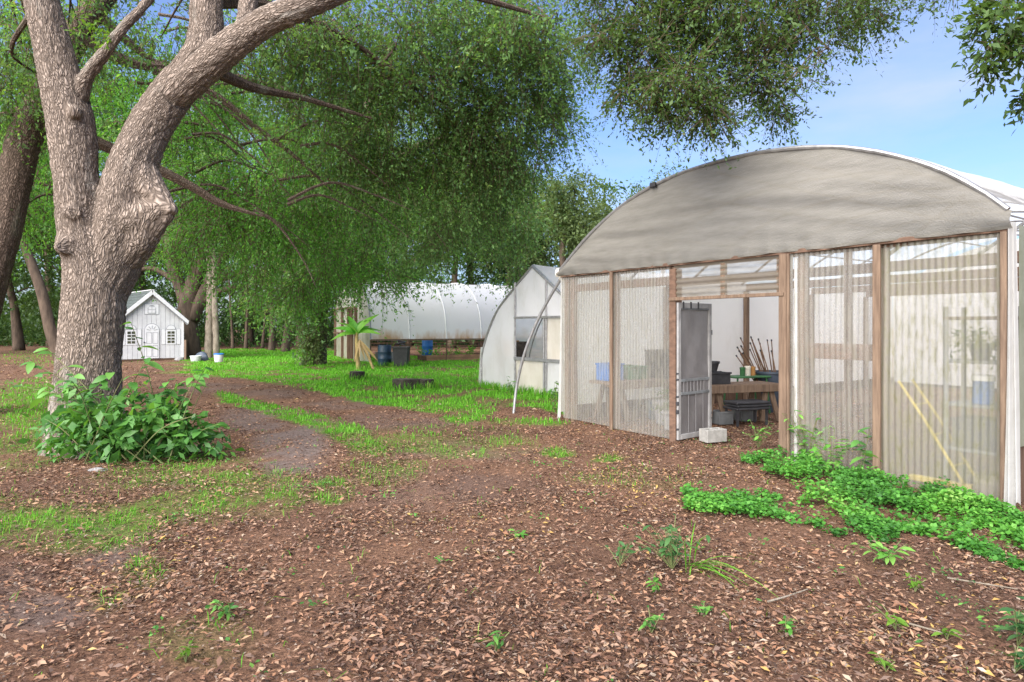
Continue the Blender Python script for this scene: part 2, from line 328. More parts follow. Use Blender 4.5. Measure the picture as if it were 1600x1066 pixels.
def grass_mask(X, Y):
    px, py = proj(X, Y); wob = (fbm(X * .9 + 5, Y * .9, 3) - .5)
    wx = px + wob * 60; wy = py + wob * 500 / np.maximum(Y, 3) * .5
    m = np.where(soft_poly(wx, wy, LAWN), 1.0, 0.0); m = np.maximum(m, np.where(soft_poly(wx, wy, STRIP), .8, 0))
    for a, b, ra, rb, s in EL:
        d = ((px - a) / ra) ** 2 + ((py - b) / rb) ** 2; m = np.maximum(m, s * np.clip(1.5 - d, 0, 1))
    patch = fbm(X * 1.7, Y * 1.7 + 40, 4)
    m = m * np.clip((patch - .32) * 4.5, .12, 1)
    return np.clip(m * (Y > .5), 0, 1)
def dirt_mask(X, Y):
    px, py = proj(X, Y); m = np.zeros_like(X)
    for a, b, ra, rb, s in [(455, 700, 62, 62, 1.0), (400, 655, 60, 22, .8), (190, 832, 50, 14, .8), (60, 955, 90, 32, .7), (175, 868, 60, 22, .7), (620, 660, 120, 16, .5), (540, 632, 70, 8, .55), (740, 705, 120, 16, .4), (690, 765, 150, 34, .32), (330, 605, 60, 8, .5), (420, 615, 60, 7, .5), (20, 905, 60, 30, .4)]:
        d = ((px - a) / ra) ** 2 + ((py - b) / rb) ** 2; m = np.maximum(m, s * np.clip(1.4 - d, 0, 1))
    return np.clip(m * np.clip((fbm(X * 2.3 + 9, Y * 2.3, 4) - .22) * 3.2, 0, 1), 0, 1)
def gz(X, Y): return (fbm(X * .45, Y * .45 + 3, 3) - .5) * .10 * np.clip((Y - 1) / 6, .3, 1) + (fbm(X * 2.5, Y * 2.5, 2) - .5) * .03

# ground sheet
def spaced(n, near, far):
    u = np.linspace(-1, 1, n); k = 6.0; return np.sinh(u * k) / np.sinh(k) * far
gx = np.unique(np.concatenate([np.linspace(-9, 7, 190), spaced(110, 0, 420)]))
gy = np.unique(np.concatenate([np.linspace(1.2, 13, 150), np.linspace(13.2, 40, 90), np.array([-60, -30, -15, -8, -4, -2, -1, 0, .6]), np.geomspace(41, 420, 26)]))
GX, GY = np.meshgrid(gx, gy); GZ = gz(GX, GY)
ii = np.arange(len(gy) * len(gx)).reshape(len(gy), len(gx))
Q = np.stack([ii[:-1, :-1], ii[:-1, 1:], ii[1:, 1:], ii[1:, :-1]], -1).reshape(-1, 4)
m_ground, nt, out = nodes('forest_floor')
bs = N(nt, 'BsdfPrincipled', i_Roughness=.92); bs.inputs['Specular IOR Level'].default_value = .12
v = coords(nt)
mul_ = ramp(nt, noise(nt, v, 48, 12, .78), [(.32, (.045, .027, .02)), (.48, (.13, .075, .05)), (.58, (.23, .135, .09)), (.70, (.36, .235, .16))])
big = ramp(nt, noise(nt, v, .9, 4), [(.35, (.78, .76, .78)), (.65, (1.15, 1.1, 1.05))])
mm = N(nt, 'MixRGB', blend_type='MULTIPLY'); mm.inputs[0].default_value = 1; L(nt, mul_, mm.inputs[1]); L(nt, big, mm.inputs[2])
dirtc = ramp(nt, noise(nt, v, 20, 8, .65), [(.3, (.085, .06, .052)), (.7, (.20, .155, .14))])
md = N(nt, 'MixRGB'); a_d = N(nt, 'Attribute', attribute_name='dirt'); L(nt, a_d.outputs['Fac'], md.inputs[0]); L(nt, mm.outputs[0], md.inputs[1]); L(nt, dirtc, md.inputs[2])
grc = ramp(nt, noise(nt, v, 14, 8, .7), [(.3, (.045, .10, .012)), (.55, (.09, .23, .02)), (.75, (.15, .20, .05))])
mg = N(nt, 'MixRGB'); a_g = N(nt, 'Attribute', attribute_name='green'); L(nt, a_g.outputs['Fac'], mg.inputs[0]); L(nt, md.outputs[0], mg.inputs[1]); L(nt, grc, mg.inputs[2])
L(nt, mg.outputs[0], bs.inputs['Base Color']); bump(nt, noise(nt, v, 34, 8, .7), .9, .03, bs); L(nt, bs.outputs[0], out.inputs[0])
gm = grass_mask(GX, GY)
gme = quads_mesh('ground', np.stack([GX, GY, GZ], -1).reshape(-1, 3), Q, True, {'green': np.clip(gm * 1.1, 0, .92).ravel(), 'dirt': dirt_mask(GX, GY).ravel()})
tag(link_mesh('ground', gme, m_ground), 'brown leaf strewn ground with bare tracks and grassy patches', 'ground', kind='structure')

# ------------------------------------------------------------------ leaf clouds
def leaf_quads(P, D, Nn, Ln, Wd, rnd, fold=.18):
    """diamond leaf: base, side, tip, side (slightly folded)"""
    S = np.cross(D, Nn); S /= np.linalg.norm(S, axis=1)[:, None] + 1e-9; U = np.cross(S, D)
    a = P; t = P + D * Ln[:, None]; mid = P + D * (Ln * .48)[:, None] - U * (Wd * fold)[:, None]
    V = np.stack([a, mid + S * (Wd / 2)[:, None] + U * (2 * fold * Wd)[:, None], t, mid - S * (Wd / 2)[:, None] + U * (2 * fold * Wd)[:, None]], 1).reshape(-1, 3)
    n = len(P); Q = np.arange(4 * n).reshape(n, 4); return V, Q, np.repeat(rnd, 4)
def rand_dirs(n):
    d = rng.normal(size=(n, 3)); return d / np.linalg.norm(d, axis=1)[:, None]
def sprays(clumps, leaf, per_twig=14, twig_len=.7, droop=.35, density=1.0, cut=None):
    """clumps: (centre, (rx,ry,rz), twigs). Returns leaf arrays and twig prisms"""
    P0, D0, C = [], [], []
    for c, r, n in clumps:
        n = max(1, int(n * density)); r = np.asarray(r, float); ks = max(2, int(n / 11)); sd = rand_dirs(ks); sc_ = np.asarray(c) + sd * (rng.random(ks) ** .4)[:, None] * r; tone = rng.random(ks)
        pick = rng.integers(0, ks, n); d = rand_dirs(n); p = sc_[pick] + d * (rng.random(n) ** .5)[:, None] * r * np.array([.34, .34, .22])
        D0.append(sd[pick] * .45 + d * .6 + rng.normal(size=(n, 3)) * .35 + np.array([0, 0, -droop])); P0.append(p); C.append(tone[pick])
    P0 = np.vstack(P0); D0 = np.vstack(D0); D0 /= np.linalg.norm(D0, axis=1)[:, None]; C = np.concatenate(C)
    if cut is not None:
        k = cut(P0); P0, D0, C = P0[k], D0[k], C[k]
    T = len(P0); Lt = twig_len * (.55 + .9 * rng.random(T)); m = per_twig
    s = (np.arange(m) + .5) / m; s = s[None, :] + rng.normal(size=(T, m)) * .03
    pos = P0[:, None] + D0[:, None] * (s * Lt[:, None])[..., None]; pos[..., 2] -= droop * .6 * Lt[:, None] * s ** 2
    jit = rng.normal(size=(T, m, 3)) * leaf * .35
    ld = D0[:, None] * .55 + rng.normal(size=(T, m, 3)) * .75 + np.array([0, 0, -.25]); ld /= np.linalg.norm(ld, axis=-1)[..., None]
    nn = rng.normal(size=(T, m, 3)) * .7 + np.array([0, 0, .8]); nn /= np.linalg.norm(nn, axis=-1)[..., None]
    ln = leaf * (.5 + .95 * rng.random((T, m)) ** 1.2); rn = np.clip(.38 * rng.random((T, m)) + .48 * C[:, None] + .18 * rng.random((T, 1)), 0, 1)
    V, Q, R = leaf_quads((pos + jit).reshape(-1, 3), ld.reshape(-1, 3), nn.reshape(-1, 3), ln.ravel(), (ln * (.38 + .14 * rng.random((T, m)))).ravel(), rn.ravel())
    end = P0 + D0 * Lt[:, None]; end[:, 2] -= droop * .6 * Lt
    return V, Q, R, P0, end
def twig_mesh(name, P, E, r, parent, mat):
    d = E - P; d /= np.linalg.norm(d, axis=1)[:, None] + 1e-9; a = np.cross(d, np.array([.31, .22, .93])); a /= np.linalg.norm(a, axis=1)[:, None] + 1e-9; b = np.cross(d, a)
    V = np.stack([P + a * r, P - a * r * .5 + b * r * .87, P - a * r * .5 - b * r * .87, E], 1).reshape(-1, 3) - ORG[parent]
    k = np.arange(len(P))[:, None] * 4; F = np.concatenate([k + np.array([0, 1, 3]), k + np.array([1, 2, 3]), k + np.array([2, 0, 3])])
    return link_mesh(name, quads_mesh(name, V, F), mat, parent)
def smooth_path(pts, n=8):
    pts = np.asarray(pts, float); k = len(pts); u = np.linspace(0, k - 1, (k - 1) * n + 1); i = np.clip(u.astype(int), 0, k - 2); f = (u - i)[:, None]
    p0 = pts[np.maximum(i - 1, 0)]; p1 = pts[i]; p2 = pts[i + 1]; p3 = pts[np.minimum(i + 2, k - 1)]
    return .5 * (2 * p1 + (p2 - p0) * f + (2 * p0 - 5 * p1 + 4 * p2 - p3) * f ** 2 + (3 * p1 - p0 - 3 * p2 + p3) * f ** 3)
def bark_coords(V, paths, zs=.27):
    best = np.full(len(V), 1e9); out_ = np.zeros((len(V), 3)); off = 0
    for pts, rad in paths:
        pts = np.asarray(pts); T = np.gradient(pts, axis=0); T /= np.linalg.norm(T, axis=1)[:, None]
        e = unit(np.cross(T[0], [0.2, 1, .1])); s = 0
        for i in range(len(pts) - 1):
            a, b = pts[i], pts[i + 1]; t = unit(b - a); ln = np.linalg.norm(b - a); e = unit(e - t * (e @ t)); f = np.cross(t, e)
            q = V - a; h = np.clip(q @ t, 0, ln); w = q - h[:, None] * t; r = .5 * (rad[i] + rad[i + 1]); d = np.linalg.norm(w, axis=1) / max(r, .01); k = d < best
            best[k] = d[k]; wk = w[k]; wk = wk / (np.linalg.norm(wk, axis=1)[:, None] + 1e-9) * r
            out_[k] = np.stack([wk @ e + off, wk @ f, (s + (q[k] @ t)) * zs], 1); s += ln
        off += 3.7
    return out_
def limb_mesh(name, paths, voxel, parent, mat, disp=0.0, freq=30, flare=None, n=14):
    """tubes fused into one skin, bark ridges as real relief, straightened coordinates stored for the bark"""
    mb = MB(); PP = []
    for pts, rad, *bumpy in paths:
        sp = smooth_path(pts, 6); rr = smooth_path(np.asarray(rad)[:, None], 6)[:, 0]; mb.tube(sp, rr, n)
        if not bumpy: PP.append((sp, rr))
    me = bpy.data.meshes.new(name); me.from_pydata((np.vstack(mb.v)).tolist(), [], mb.f); me.update()
    if voxel:
        t = bpy.data.objects.new('tmp', me); COL.objects.link(t)
        md_ = t.modifiers.new('r', 'REMESH'); md_.mode = 'VOXEL'; md_.voxel_size = voxel
        s_ = t.modifiers.new('s', 'SMOOTH'); s_.iterations = 10; s_.factor = .5
        dg = bpy.context.evaluated_depsgraph_get(); me2 = bpy.data.meshes.new_from_object(t.evaluated_get(dg)); bpy.data.objects.remove(t); bpy.data.meshes.remove(me); me = me2; me.name = name
    nv = len(me.vertices); V = np.empty(nv * 3, np.float32); me.vertices.foreach_get('co', V); V = V.reshape(-1, 3).astype(float)
    B = bark_coords(V, PP)
    if disp:
        Nm = np.empty(nv * 3, np.float32); me.vertices.foreach_get('normal', Nm); Nm = Nm.reshape(-1, 3)
        b = B + .03 * np.stack([vnoise(*(B * 9).T), vnoise(*(B * 9 + 31).T), vnoise(*(B * 9 + 77).T)], 1)
        r1 = np.abs(vnoise(*(b * freq).T) - .5) * 2; r2 = np.abs(vnoise(*(b * freq * 1.7 + 50).T) - .5) * 2
        lump = vnoise(*(B * 3.1 + 11).T) - .5
        V = V + Nm * (disp * (np.minimum(r1 * 1.8, 1) * .7 + np.minimum(r2 * 1.6, 1) * .4 - .7) + disp * 2.2 * lump)[:, None]
    me.vertices.foreach_set('co', (V - ORG[parent]).astype(np.float32).ravel())
    a = me.attributes.new('bark', 'FLOAT_VECTOR', 'POINT'); a.data.foreach_set('vector', B.astype(np.float32).ravel())
    me.polygons.foreach_set('use_smooth', np.ones(len(me.polygons), bool)); me.update()
    return link_mesh(name, me, mat, parent), PP
def connect(PP, clumps, r0=.04, wob=.25):
    """thin limbs from the nearest point of the skeleton to each clump"""
    S = np.vstack([p for p, _ in PP]); R = np.concatenate([r for _, r in PP]); out_ = []
    for c, r, n in clumps:
        c = np.asarray(c, float); d = np.linalg.norm(S - c, axis=1) + .6 * np.maximum(S[:, 2] - c[2] , 0) * 0 ; i = int(np.argmin(d)); a = S[i]; dist = np.linalg.norm(c - a)
        if dist < .15: continue
        k = rng.normal(size=3) * wob * dist * .35; mid = (a + c) / 2 + k + np.array([0, 0, .12 * dist]); rr = min(R[i] * .7, r0 * (.6 + .25 * dist))
        out_.append((smooth_path([a, mid, c + rng.normal(size=3) * .2], 5), np.linspace(rr, .008, 11)))
    return out_
def crown(parent, clumps, leaf, mat, per=14, tl=.7, droop=.35, density=1., twig_r=.006, cut=None, twigs=True):
    V, Q, R, P, E = sprays(clumps, leaf, per, tl, droop, density, cut)
    o = link_mesh('crown', quads_mesh('crown', V - ORG[parent], Q, False, {'rnd': R}), mat, parent)
    if twigs: tag(twig_mesh('twigs', P, E, twig_r, o, m_twig), kind='stuff')
    return o
def boughs(parent, BR, mat, n=6, name='boughs'):
    if not BR: return
    mb = MB()
    for p, r in BR: mb.tube(p, r, n, False)
    o = mb.build(name, None, parent, True); tag(o, kind='stuff'); V = np.vstack(mb.v)
    o.data.materials.append(mat)
    B = V * np.array([1, 1, .4]); a = o.data.attributes.new('bark', 'FLOAT_VECTOR', 'POINT'); a.data.foreach_set('vector', B.astype(np.float32).ravel()); return o

# ------------------------------------------------------------------ the big oak in front
YO = 8.2
def O(px, py, dy=0.0): return at(px, py, YO + dy)
k = YO / 1000
oak = thing('oak_tree', (at(135, 700, YO)[0], YO, 0), 'huge grey-barked oak with forked trunk rising above the leafy shrub', 'tree')
oak_paths = [
    ([O(137, 725), O(137, 690), O(136, 640), O(139, 560), O(146, 470), O(144, 410), O(128, 350, -.05), O(121, 290, -.1), O(112, 200, -.1), O(89, 100, -.15), O(66, 0, -.2), O(40, -120, -.2), O(30, -260, 0)],
     [k * 72, k * 60, k * 52, k * 46, k * 44, k * 41, k * 34, k * 31, k * 33, k * 28, k * 25, k * 22, k * 15]),
    ([O(140, 560, .05), O(150, 470, .05), O(176, 400, .08), O(192, 340, .05), O(203, 280, .05), O(228, 210, .1), O(265, 150, .1), O(310, 98, .12), O(322, 50, .2), O(323, 0, .25), O(335, -120, .5), O(360, -240, 1)],
     [k * 34, k * 41, k * 43, k * 41, k * 37, k * 33, k * 32, k * 30, k * 26, k * 25, k * 22, k * 15]),
    ([O(270, 150, .05), O(318, 108, -.02), O(362, 70, -.1), O(412, 36, -.15), O(460, 15, -.2), O(520, -10, -.1), O(640, -60, .2), O(760, -100, .3), O(900, -120, 0), O(1040, -110, -.4), O(1180, -90, -.8)],
     [k * 25, k * 26, k * 25, k * 22, k * 20, k * 19, k * 16, k * 14, k * 11, k * 8, k * 4]),
    ([O(380, 55, -.1), O(386, 20, -.05), O(392, -30, .1), O(410, -140, .6)], [k * 17, k * 15, k * 14, k * 10]),
    ([O(190, 352, .05), O(224, 340, .0), O(252, 329, -.04), O(268, 328, -.06), O(277, 328, -.06)], [k * 40, k * 31, k * 19, k * 11, k * 6], 1),
    ([O(168, 430, .12), O(205, 388, .06), O(240, 352, .0), O(266, 334, -.05)], [k * 24, k * 29, k * 19, k * 9], 1),
    ([O(215, 270, .05), O(235, 295, .02), O(256, 316, -.03), O(270, 326, -.06)], [k * 32, k * 24, k * 15, k * 8], 1),
    ([O(88, 130, -.1), O(82, 134, -.28), O(80, 135, -.32)], [k * 14, k * 10, k * 7], 1),
    ([O(112, 175, -.1), O(116, 176, -.33), O(117, 177, -.38)], [k * 16, k * 10, k * 6], 1),
    ([O(118, 332, -.1), O(114, 332, -.33), O(113, 332, -.37)], [k * 20, k * 13, k * 8], 1),
    ([O(118, 380, 0), O(101, 386, -.36), O(100, 386, -.41)], [k * 26, k * 15, k * 9], 1),
    ([O(118, 170, -.1), O(134, 122, -.2), O(165, 80, -.3), O(195, 40, -.3), O(235, -5, -.2), O(280, -90, .2)], [k * 16, k * 12, k * 10, k * 9, k * 8, k * 6]),
    ([O(130, 650), O(95, 700, -.15), O(70, 724, -.3)], [k * 40, k * 30, k * 8]),
    ([O(145, 650), O(190, 705, -.2), O(222, 726, -.3)], [k * 42, k * 30, k * 8]),
    ([O(137, 660, -.1), O(135, 712, -.5), O(132, 730, -.7)], [k * 40, k * 30, k * 8]),
]
trunk, PP = limb_mesh('trunk', oak_paths, .018, oak, m_bark, .018, 27)
# skeleton of overhead limbs reaching right and back
OAKL = [
    (smooth_path([O(520, -10, -.1), O(640, -30, .9), O(760, 0, 2), O(860, 30, 3)], 6), np.linspace(.11, .02, 19)),
    (smooth_path([O(1040, -110, -.4), O(1075, -40, -.5), O(1085, 50, -.6), O(1075, 120, -.7)], 6), np.linspace(.06, .012, 19)),
    (smooth_path([O(900, -120, 0), O(960, -60, -.3), O(1005, 10, -.5), O(1000, 70, -.6)], 6), np.linspace(.06, .012, 19)),
    (smooth_path([O(1180, -90, -.8), O(1230, -40, -.8), O(1250, 30, -.9), O(1300, 80, -.9)], 6), np.linspace(.035, .006, 19)),
    (smooth_path([O(1180, -90, -.8), O(1300, -60, -.8), O(1420, -30, -.8)], 6), np.linspace(.03, .006, 13)),
    (smooth_path([O(323, 0, .25), O(420, 10, 1.6), O(540, 60, 2.8), O(640, 130, 3.6)], 6), np.linspace(.12, .02, 19)),
    (smooth_path([O(310, 98, .2), O(390, 135, 1.2), O(480, 155, 2.2), O(580, 185, 3)], 6), np.linspace(.1, .02, 19)),
]
cl = []
def clump(px, py, Y, rx, ry, rz, n): return (at(px, py, Y), (rx, ry, rz), n)
# the bough hanging over the greenhouse
random.seed(3)
TOPR = [(960, 20, .45, 70), (1010, 60, .5, 85), (1000, 125, .5, 80), (1060, 20, .5, 80), (1065, 90, .5, 85), (1050, 150, .48, 75), (1095, 190, .42, 60), (1130, 120, .5, 80), (1130, 40, .5, 80), (1120, 215, .30, 30),
        (1190, 80, .5, 75), (1185, 150, .45, 65), (1210, 195, .32, 34), (1250, 30, .5, 70), (1250, 105, .42, 50), (1310, 20, .42, 46), (1320, 70, .36, 34), (1360, 40, .28, 20), (1400, 2, .22, 12), (1470, 0, .2, 9), (1500, 12, .16, 5), (945, 90, .3, 25), (1020, 185, .32, 36), (1160, 0, .5, 60), (990, 170, .25, 20), (1270, 150, .22, 12)]
cl_r = [clump(x, y - 38, 7.5 + random.uniform(-.5, .5), r, r, r * .8, n * 1.25) for x, y, r, n in TOPR]
cl_l = []
for x, y, Y, r, n in [(480, 20, 10.5, .8, 60), (560, 40, 11, .9, 80), (640, 20, 11.5, .9, 90), (640, 110, 12, 1, 90), (720, 40, 12, 1, 110), (720, 130, 12.5, 1, 100), (800, 20, 12, 1, 110), (800, 100, 12.5, 1, 110), (780, 180, 13, 1, 100), (838, 60, 12.5, .7, 70), (830, 150, 13, .7, 70), (800, 230, 13.5, .7, 60), 
                       (560, 150, 12, 1, 70), (480, 110, 11.5, .9, 46), (600, 220, 13, 1.1, 80), (700, 220, 13.5, 1.1, 90), (760, 270, 14, 1, 80), (670, 300, 14, 1.1, 80), (420, 60, 11, .8, 36), (500, 210, 13, 1, 50), (20, 20, 9.5, .7, 40), (110, 30, 10, .6, 24), (60, 90, 10.5, .7, 26), (250, 40, 10.5, .7, 24), (20, 130, 10, .6, 20), (180, 10, 10.2, .7, 26), (720, 350, 15, 1, 60)]:
    cl_l.append(clump(x, y, Y, r * 1.15, r * 1.2, r, n))
    cl_l.append(clump(x + random.uniform(-40, 40), y + random.uniform(-30, 40), Y + random.uniform(.5, 2), r, r, r, n * .6))
BR = connect(PP + OAKL, cl_l, .035) + connect(OAKL[1:5], cl_r, .026, .2)
boughs(oak, OAKL + BR, m_bark2, 7)
crown(oak, cl_l, .076, m_oak, 16, .72, .5, 2.5)
m_oakshade = leaf_mat('oak_leaf_shade', [(0, (.032, .062, .018)), (.4, (.06, .115, .03)), (.8, (.095, .175, .045)), (.95, (.14, .22, .06)), (1, (.2, .13, .07))], .42)  # darker olive copy of the oak leaf, shade under the boughs put into its colour
o = crown(oak, cl_r, .052, m_oakshade, 13, .38, .3, 2.2, .004)
# fresh shoots on the trunk fork
cs = [(O(150, 45, -.3), (.15, .15, .12), 9), (O(165, 60, -.4), (.12, .12, .1), 7), (O(140, 60, -.3), (.1, .1, .1), 5)]
crown(oak, cs, .06, m_lime, 7, .2, .0, 1, .003)

# ------------------------------------------------------------------ other trees
def grow(name, label, paths, clumps, leaf, mat, bark, voxel=None, per=12, tl=.8, droop=.4, density=1., disp=0, extra=None, group=None, r0=.05, base=None, twigs=True, twig_r=.008):
    b = paths[0][0][0] if base is None else base
    t = thing(name, (b[0], b[1], 0), label, 'tree', group)
    tr, P = limb_mesh('trunk', paths, voxel, t, bark, disp, 18, n=10)
    EX = [(smooth_path(p, 6), smooth_path(np.asarray(r, float)[:, None], 6)[:, 0]) for p, r in (extra or [])]
    boughs(t, EX + connect(P + EX, clumps, r0), bark, 5)
    crown(t, clumps, leaf, mat, per, tl, droop, density, twig_r, twigs=twigs)
    return t
# leaning oak behind the big one
def thin_branches(n, x0, x1, y0, y1, Y, ln, r):
    out_ = []
    for i in range(n):
        px, py = rng.uniform(x0, x1), rng.uniform(y0, y1); q = rng.uniform(-.35, .75); l = rng.uniform(.5, 1) * ln; d = Y + rng.uniform(-.8, 1.5)
        out_.append(([at(px, py, d), at(px + l * .35 * math.cos(q), py + l * .35 * math.sin(q - .25), d + .2), at(px + l * .7 * math.cos(q), py + l * .7 * math.sin(q + .1), d + .4), at(px + l * math.cos(q + .1), py + l * math.sin(q + .25), d + .5)], [r, r * .75, r * .5, r * .15]))
    return out_
thin2 = thin_branches(26, 200, 480, 20, 330, 12.4, 230, .035) + thin_branches(10, -40, 120, 20, 380, 13, 150, .03)
Y2 = 11.2
A2 = lambda px, py, dy=0: at(px, py, Y2 + dy)
c2 = []
for x, y, dy, r, n in [(-20, 40, 0, .9, 60), (60, 250, 1.5, .7, 30), (30, 180, 2, .8, 40), (230, 110, 2, .8, 40), (300, 190, 2.5, .9, 46), (280, 280, 2.5, .9, 44), (350, 330, 3, 1, 50), (400, 260, 3, 1.1, 60), (450, 330, 3.5, 1.1, 64), (330, 80, 2, .8, 30), (520, 280, 3, 1, 60), (400, 400, 4, 1, 50), (480, 420, 5, 1, 60), (-30, 180, 0, .8, 40), (-20, 300, .5, .7, 40), (30, 330, 3, .7, 24), (250, 350, 4, .9, 34), (560, 340, 5, 1.1, 70), (210, 200, 3, .8, 30), (460, 180, 4, 1.1, 60), (560, 420, 6, 1, 60)]:
    c2.append(clump(x, y, Y2 + dy, r * 1.2, r * 1.2, r, n)); c2.append(clump(x + random.uniform(-50, 50), y + random.uniform(-40, 40), Y2 + dy + 1.6, r * 1.1, r, r, n * .7))
grow('oak_tree', 'brown oak trunk leaning in from the left edge behind the big forked oak', [
    ([A2(-75, 655), A2(-50, 560), A2(-22, 450), A2(7, 357), A2(22, 285), A2(41, 210), A2(71, 150), A2(124, 45), A2(161, -4), A2(250, -120)], [.42, .33, .30, .28, .27, .27, .25, .23, .2, .12]),
    ([A2(60, 180), A2(30, 172), A2(0, 180), A2(-60, 170)], [.1, .07, .06, .04])], c2, .078, m_oak2, m_bark2, .03, 16, .8, .55, 2.3, .012, extra=[
    ([A2(130, 60), A2(210, 100, .5), A2(330, 112, 1), A2(470, 150, 1.6), A2(560, 195, 2)], [.13, .1, .08, .06, .02]),
    ([A2(100, 200, .6), A2(240, 262, .8), A2(300, 292, 1), A2(345, 318, 1.2), A2(410, 338, 1.4)], [.12, .1, .085, .07, .02]),
    ([A2(240, 110, .6), A2(330, 145, 1), A2(400, 200, 1.4), A2(455, 240, 1.7), A2(520, 300, 2)], [.09, .07, .06, .045, .015]),
    ([A2(150, 20), A2(230, 90, .6), A2(260, 98, .8)], [.1, .06, .03])] + thin2)
# thin trunks at the left and behind the playhouse
def simple(name, label, base, pts, r0, r1, cc, leaf, mat, **kw):
    pts = [np.array(p, float) for p in pts]; rr = np.linspace(r0, r1, len(pts)); rr[0] *= 1.25
    return grow(name, label, [(pts, rr)], cc, leaf, mat, kw.pop('bark', m_bark_far), **kw)
def blob(px, py, Y, R, rz, k_, n, sub=None):
    """k_ clumps spread through an ellipsoid crown"""
    c = at(px, py, Y); out_ = []
    for i in range(k_):
        d = rand_dirs(1)[0] * (rng.random() ** .4); s = sub or R * .42
        out_.append((c + d * np.array([R, R * .8, rz]), (s, s, s * .75), n))
    return out_
simple('leaning_tree', 'slender dark trunk leaning left beside the big oak trunk', None, [gp(100, 566), at(80, 520, 28), at(66, 460, 28), at(45, 400, 28), at(22, 340, 28), at(0, 250, 28)], .27, .14, blob(30, 260, 28, 3, 2.6, 14, 36) , .16, m_oak2, per=12, tl=1.2, twigs=False)
b4 = gp(300, 562)
Y4 = 33.
A4 = lambda px, py, d=0: at(px, py, Y4 + d)
grow('oak_tree', 'multi-stemmed oak rising right behind the white playhouse', [
    ([A4(298, 560), A4(292, 500), A4(300, 450), A4(318, 400), A4(326, 350), A4(332, 290)], [.55, .5, .4, .33, .28, .2]),
    ([A4(296, 520), A4(285, 460), A4(268, 410), A4(262, 370), A4(240, 300)], [.4, .3, .3, .26, .15]),
    ([A4(300, 500), A4(322, 450), A4(345, 410), A4(362, 370), A4(390, 320)], [.35, .28, .22, .18, .1]),
    ([A4(305, 480), A4(340, 456), A4(375, 448), A4(400, 440)], [.2, .15, .11, .06]),
    ([A4(275, 440), A4(240, 420), A4(205, 425)], [.16, .12, .06])], blob(300, 340, 34, 5, 2.6, 18, 34) + blob(250, 300, 35, 5, 3, 10, 34), .17, m_oak, m_bark_far, None, 12, 1.2, .3, twigs=False)
# pale twin trunk beside the playhouse
tw = thing('twin_trunk_tree', gp(331, 560), 'pale straight twin trunk standing alone on the grass right of the playhouse', 'tree')
for dx, r in ((-.13, .17), (.17, .14)):
    b = gp(331, 560) + np.array([dx, 0, 0]); mb = MB(); h = 6.2; zz = np.linspace(0, h, 22)
    mb.tube(np.stack([b[0] + .05 * np.sin(zz * .8 + dx * 9), np.full(22, b[1]), zz], 1), r * (1.15 - .05 * zz) + .012 * np.sin(zz * 14), 14); mb.build('trunk', m_palm, tw, True)
crown(tw, [(gp(331, 560) + np.array([rng.normal() * .8, rng.normal() * .8, 6.2 + rng.random() * 2]), (1, 1, .8), 40) for i in range(9)], .14, m_olive, 12, .9, .7, 1, .01, twigs=False)
# thin trunks at the edge of the wood
for i, (px, py, w, lean, lab) in enumerate([(425, 548, .2, 0, 'reddish trunk at the wood edge, left of a pair beyond the lawn'), (446, 550, .24, 10, 'thicker reddish trunk leaning right, right of a pair beyond the lawn'),
                                             (384, 546, .12, 5, 'thin dark trunk at the wood edge right of the pale twin trunk'), (364, 546, .1, -8, 'very thin leaning trunk just right of the pale twin trunk'), (410, 545, .1, 12, 'thin sapling trunk left of the two reddish trunks')]):
    b = gp(px, py); Yb = b[1]
    simple('wood_edge_tree', lab, None, [b, at(px + lean * .2, py - 30, Yb), at(px + lean * .5, py - 70, Yb), at(px + lean, py - 140, Yb)], w, w * .5,
           blob(px + lean, py - 190, Yb, 2.6, 2.2, 9, 30), .18, [m_oak, m_oak2, m_olive, m_oak2, m_dark][i], per=12, tl=1.2, twigs=False)
# the big mid-distance oak whose boughs hang in front of the hoop house
Y7 = 23.
c7 = []
for x, y, dy, r, n in [(520, 330, -1, 1.6, 90), (590, 380, 0, 1.6, 90), (650, 340, -1, 1.7, 95), (720, 330, 0, 1.6, 90), (780, 310, 1, 1.5, 80), (700, 360, 1, 1.2, 65), (760, 375, 2.5, 1.2, 60), (800, 350, 2, 1.2, 55), (590, 405, -.5, .9, 50), (530, 400, 0, 1.0, 50), (480, 400, 0, 1.5, 80), (612, 412, -1, .4, 16), (440, 450, 1, 1.3, 60), (620, 250, 0, 2, 90), (740, 240, 1, 1.8, 80), (550, 240, 1, 2, 90), (450, 330, 2, 1.8, 80), (815, 290, 2, 1.0, 40), (800, 410, 2.2, 1, 44), (455, 480, .5, .9, 44)]:
    c7.append(clump(x, y, Y7 + dy, r, r, r * .9, n)); c7.append(clump(x + random.uniform(-30, 30), y + random.uniform(-30, 30), Y7 + dy + 2.2, r, r, r * .9, n * .6))
A7 = lambda px, py, d=0: at(px, py, Y7 + d)
grow('oak_tree', 'wide drooping oak with dense boughs hanging over the white hoop house', [([A7(500, 578, 3), A7(502, 500, 3), A7(510, 420, 2.5), A7(530, 330, 2), A7(560, 220, 1.5), A7(590, 120, 1)], [.27, .25, .25, .25, .24, .15]),
    ([A7(530, 330, 2), A7(600, 260, 1), A7(690, 220, .5), A7(790, 230, 1)], [.26, .2, .15, .05]), ([A7(512, 400, 2.4), A7(470, 330, 2), A7(430, 280, 1.5)], [.22, .17, .06])], c7, .13, m_oak, m_bark2, None, 16, .9, .6, 1.7, r0=.04, twig_r=.007)
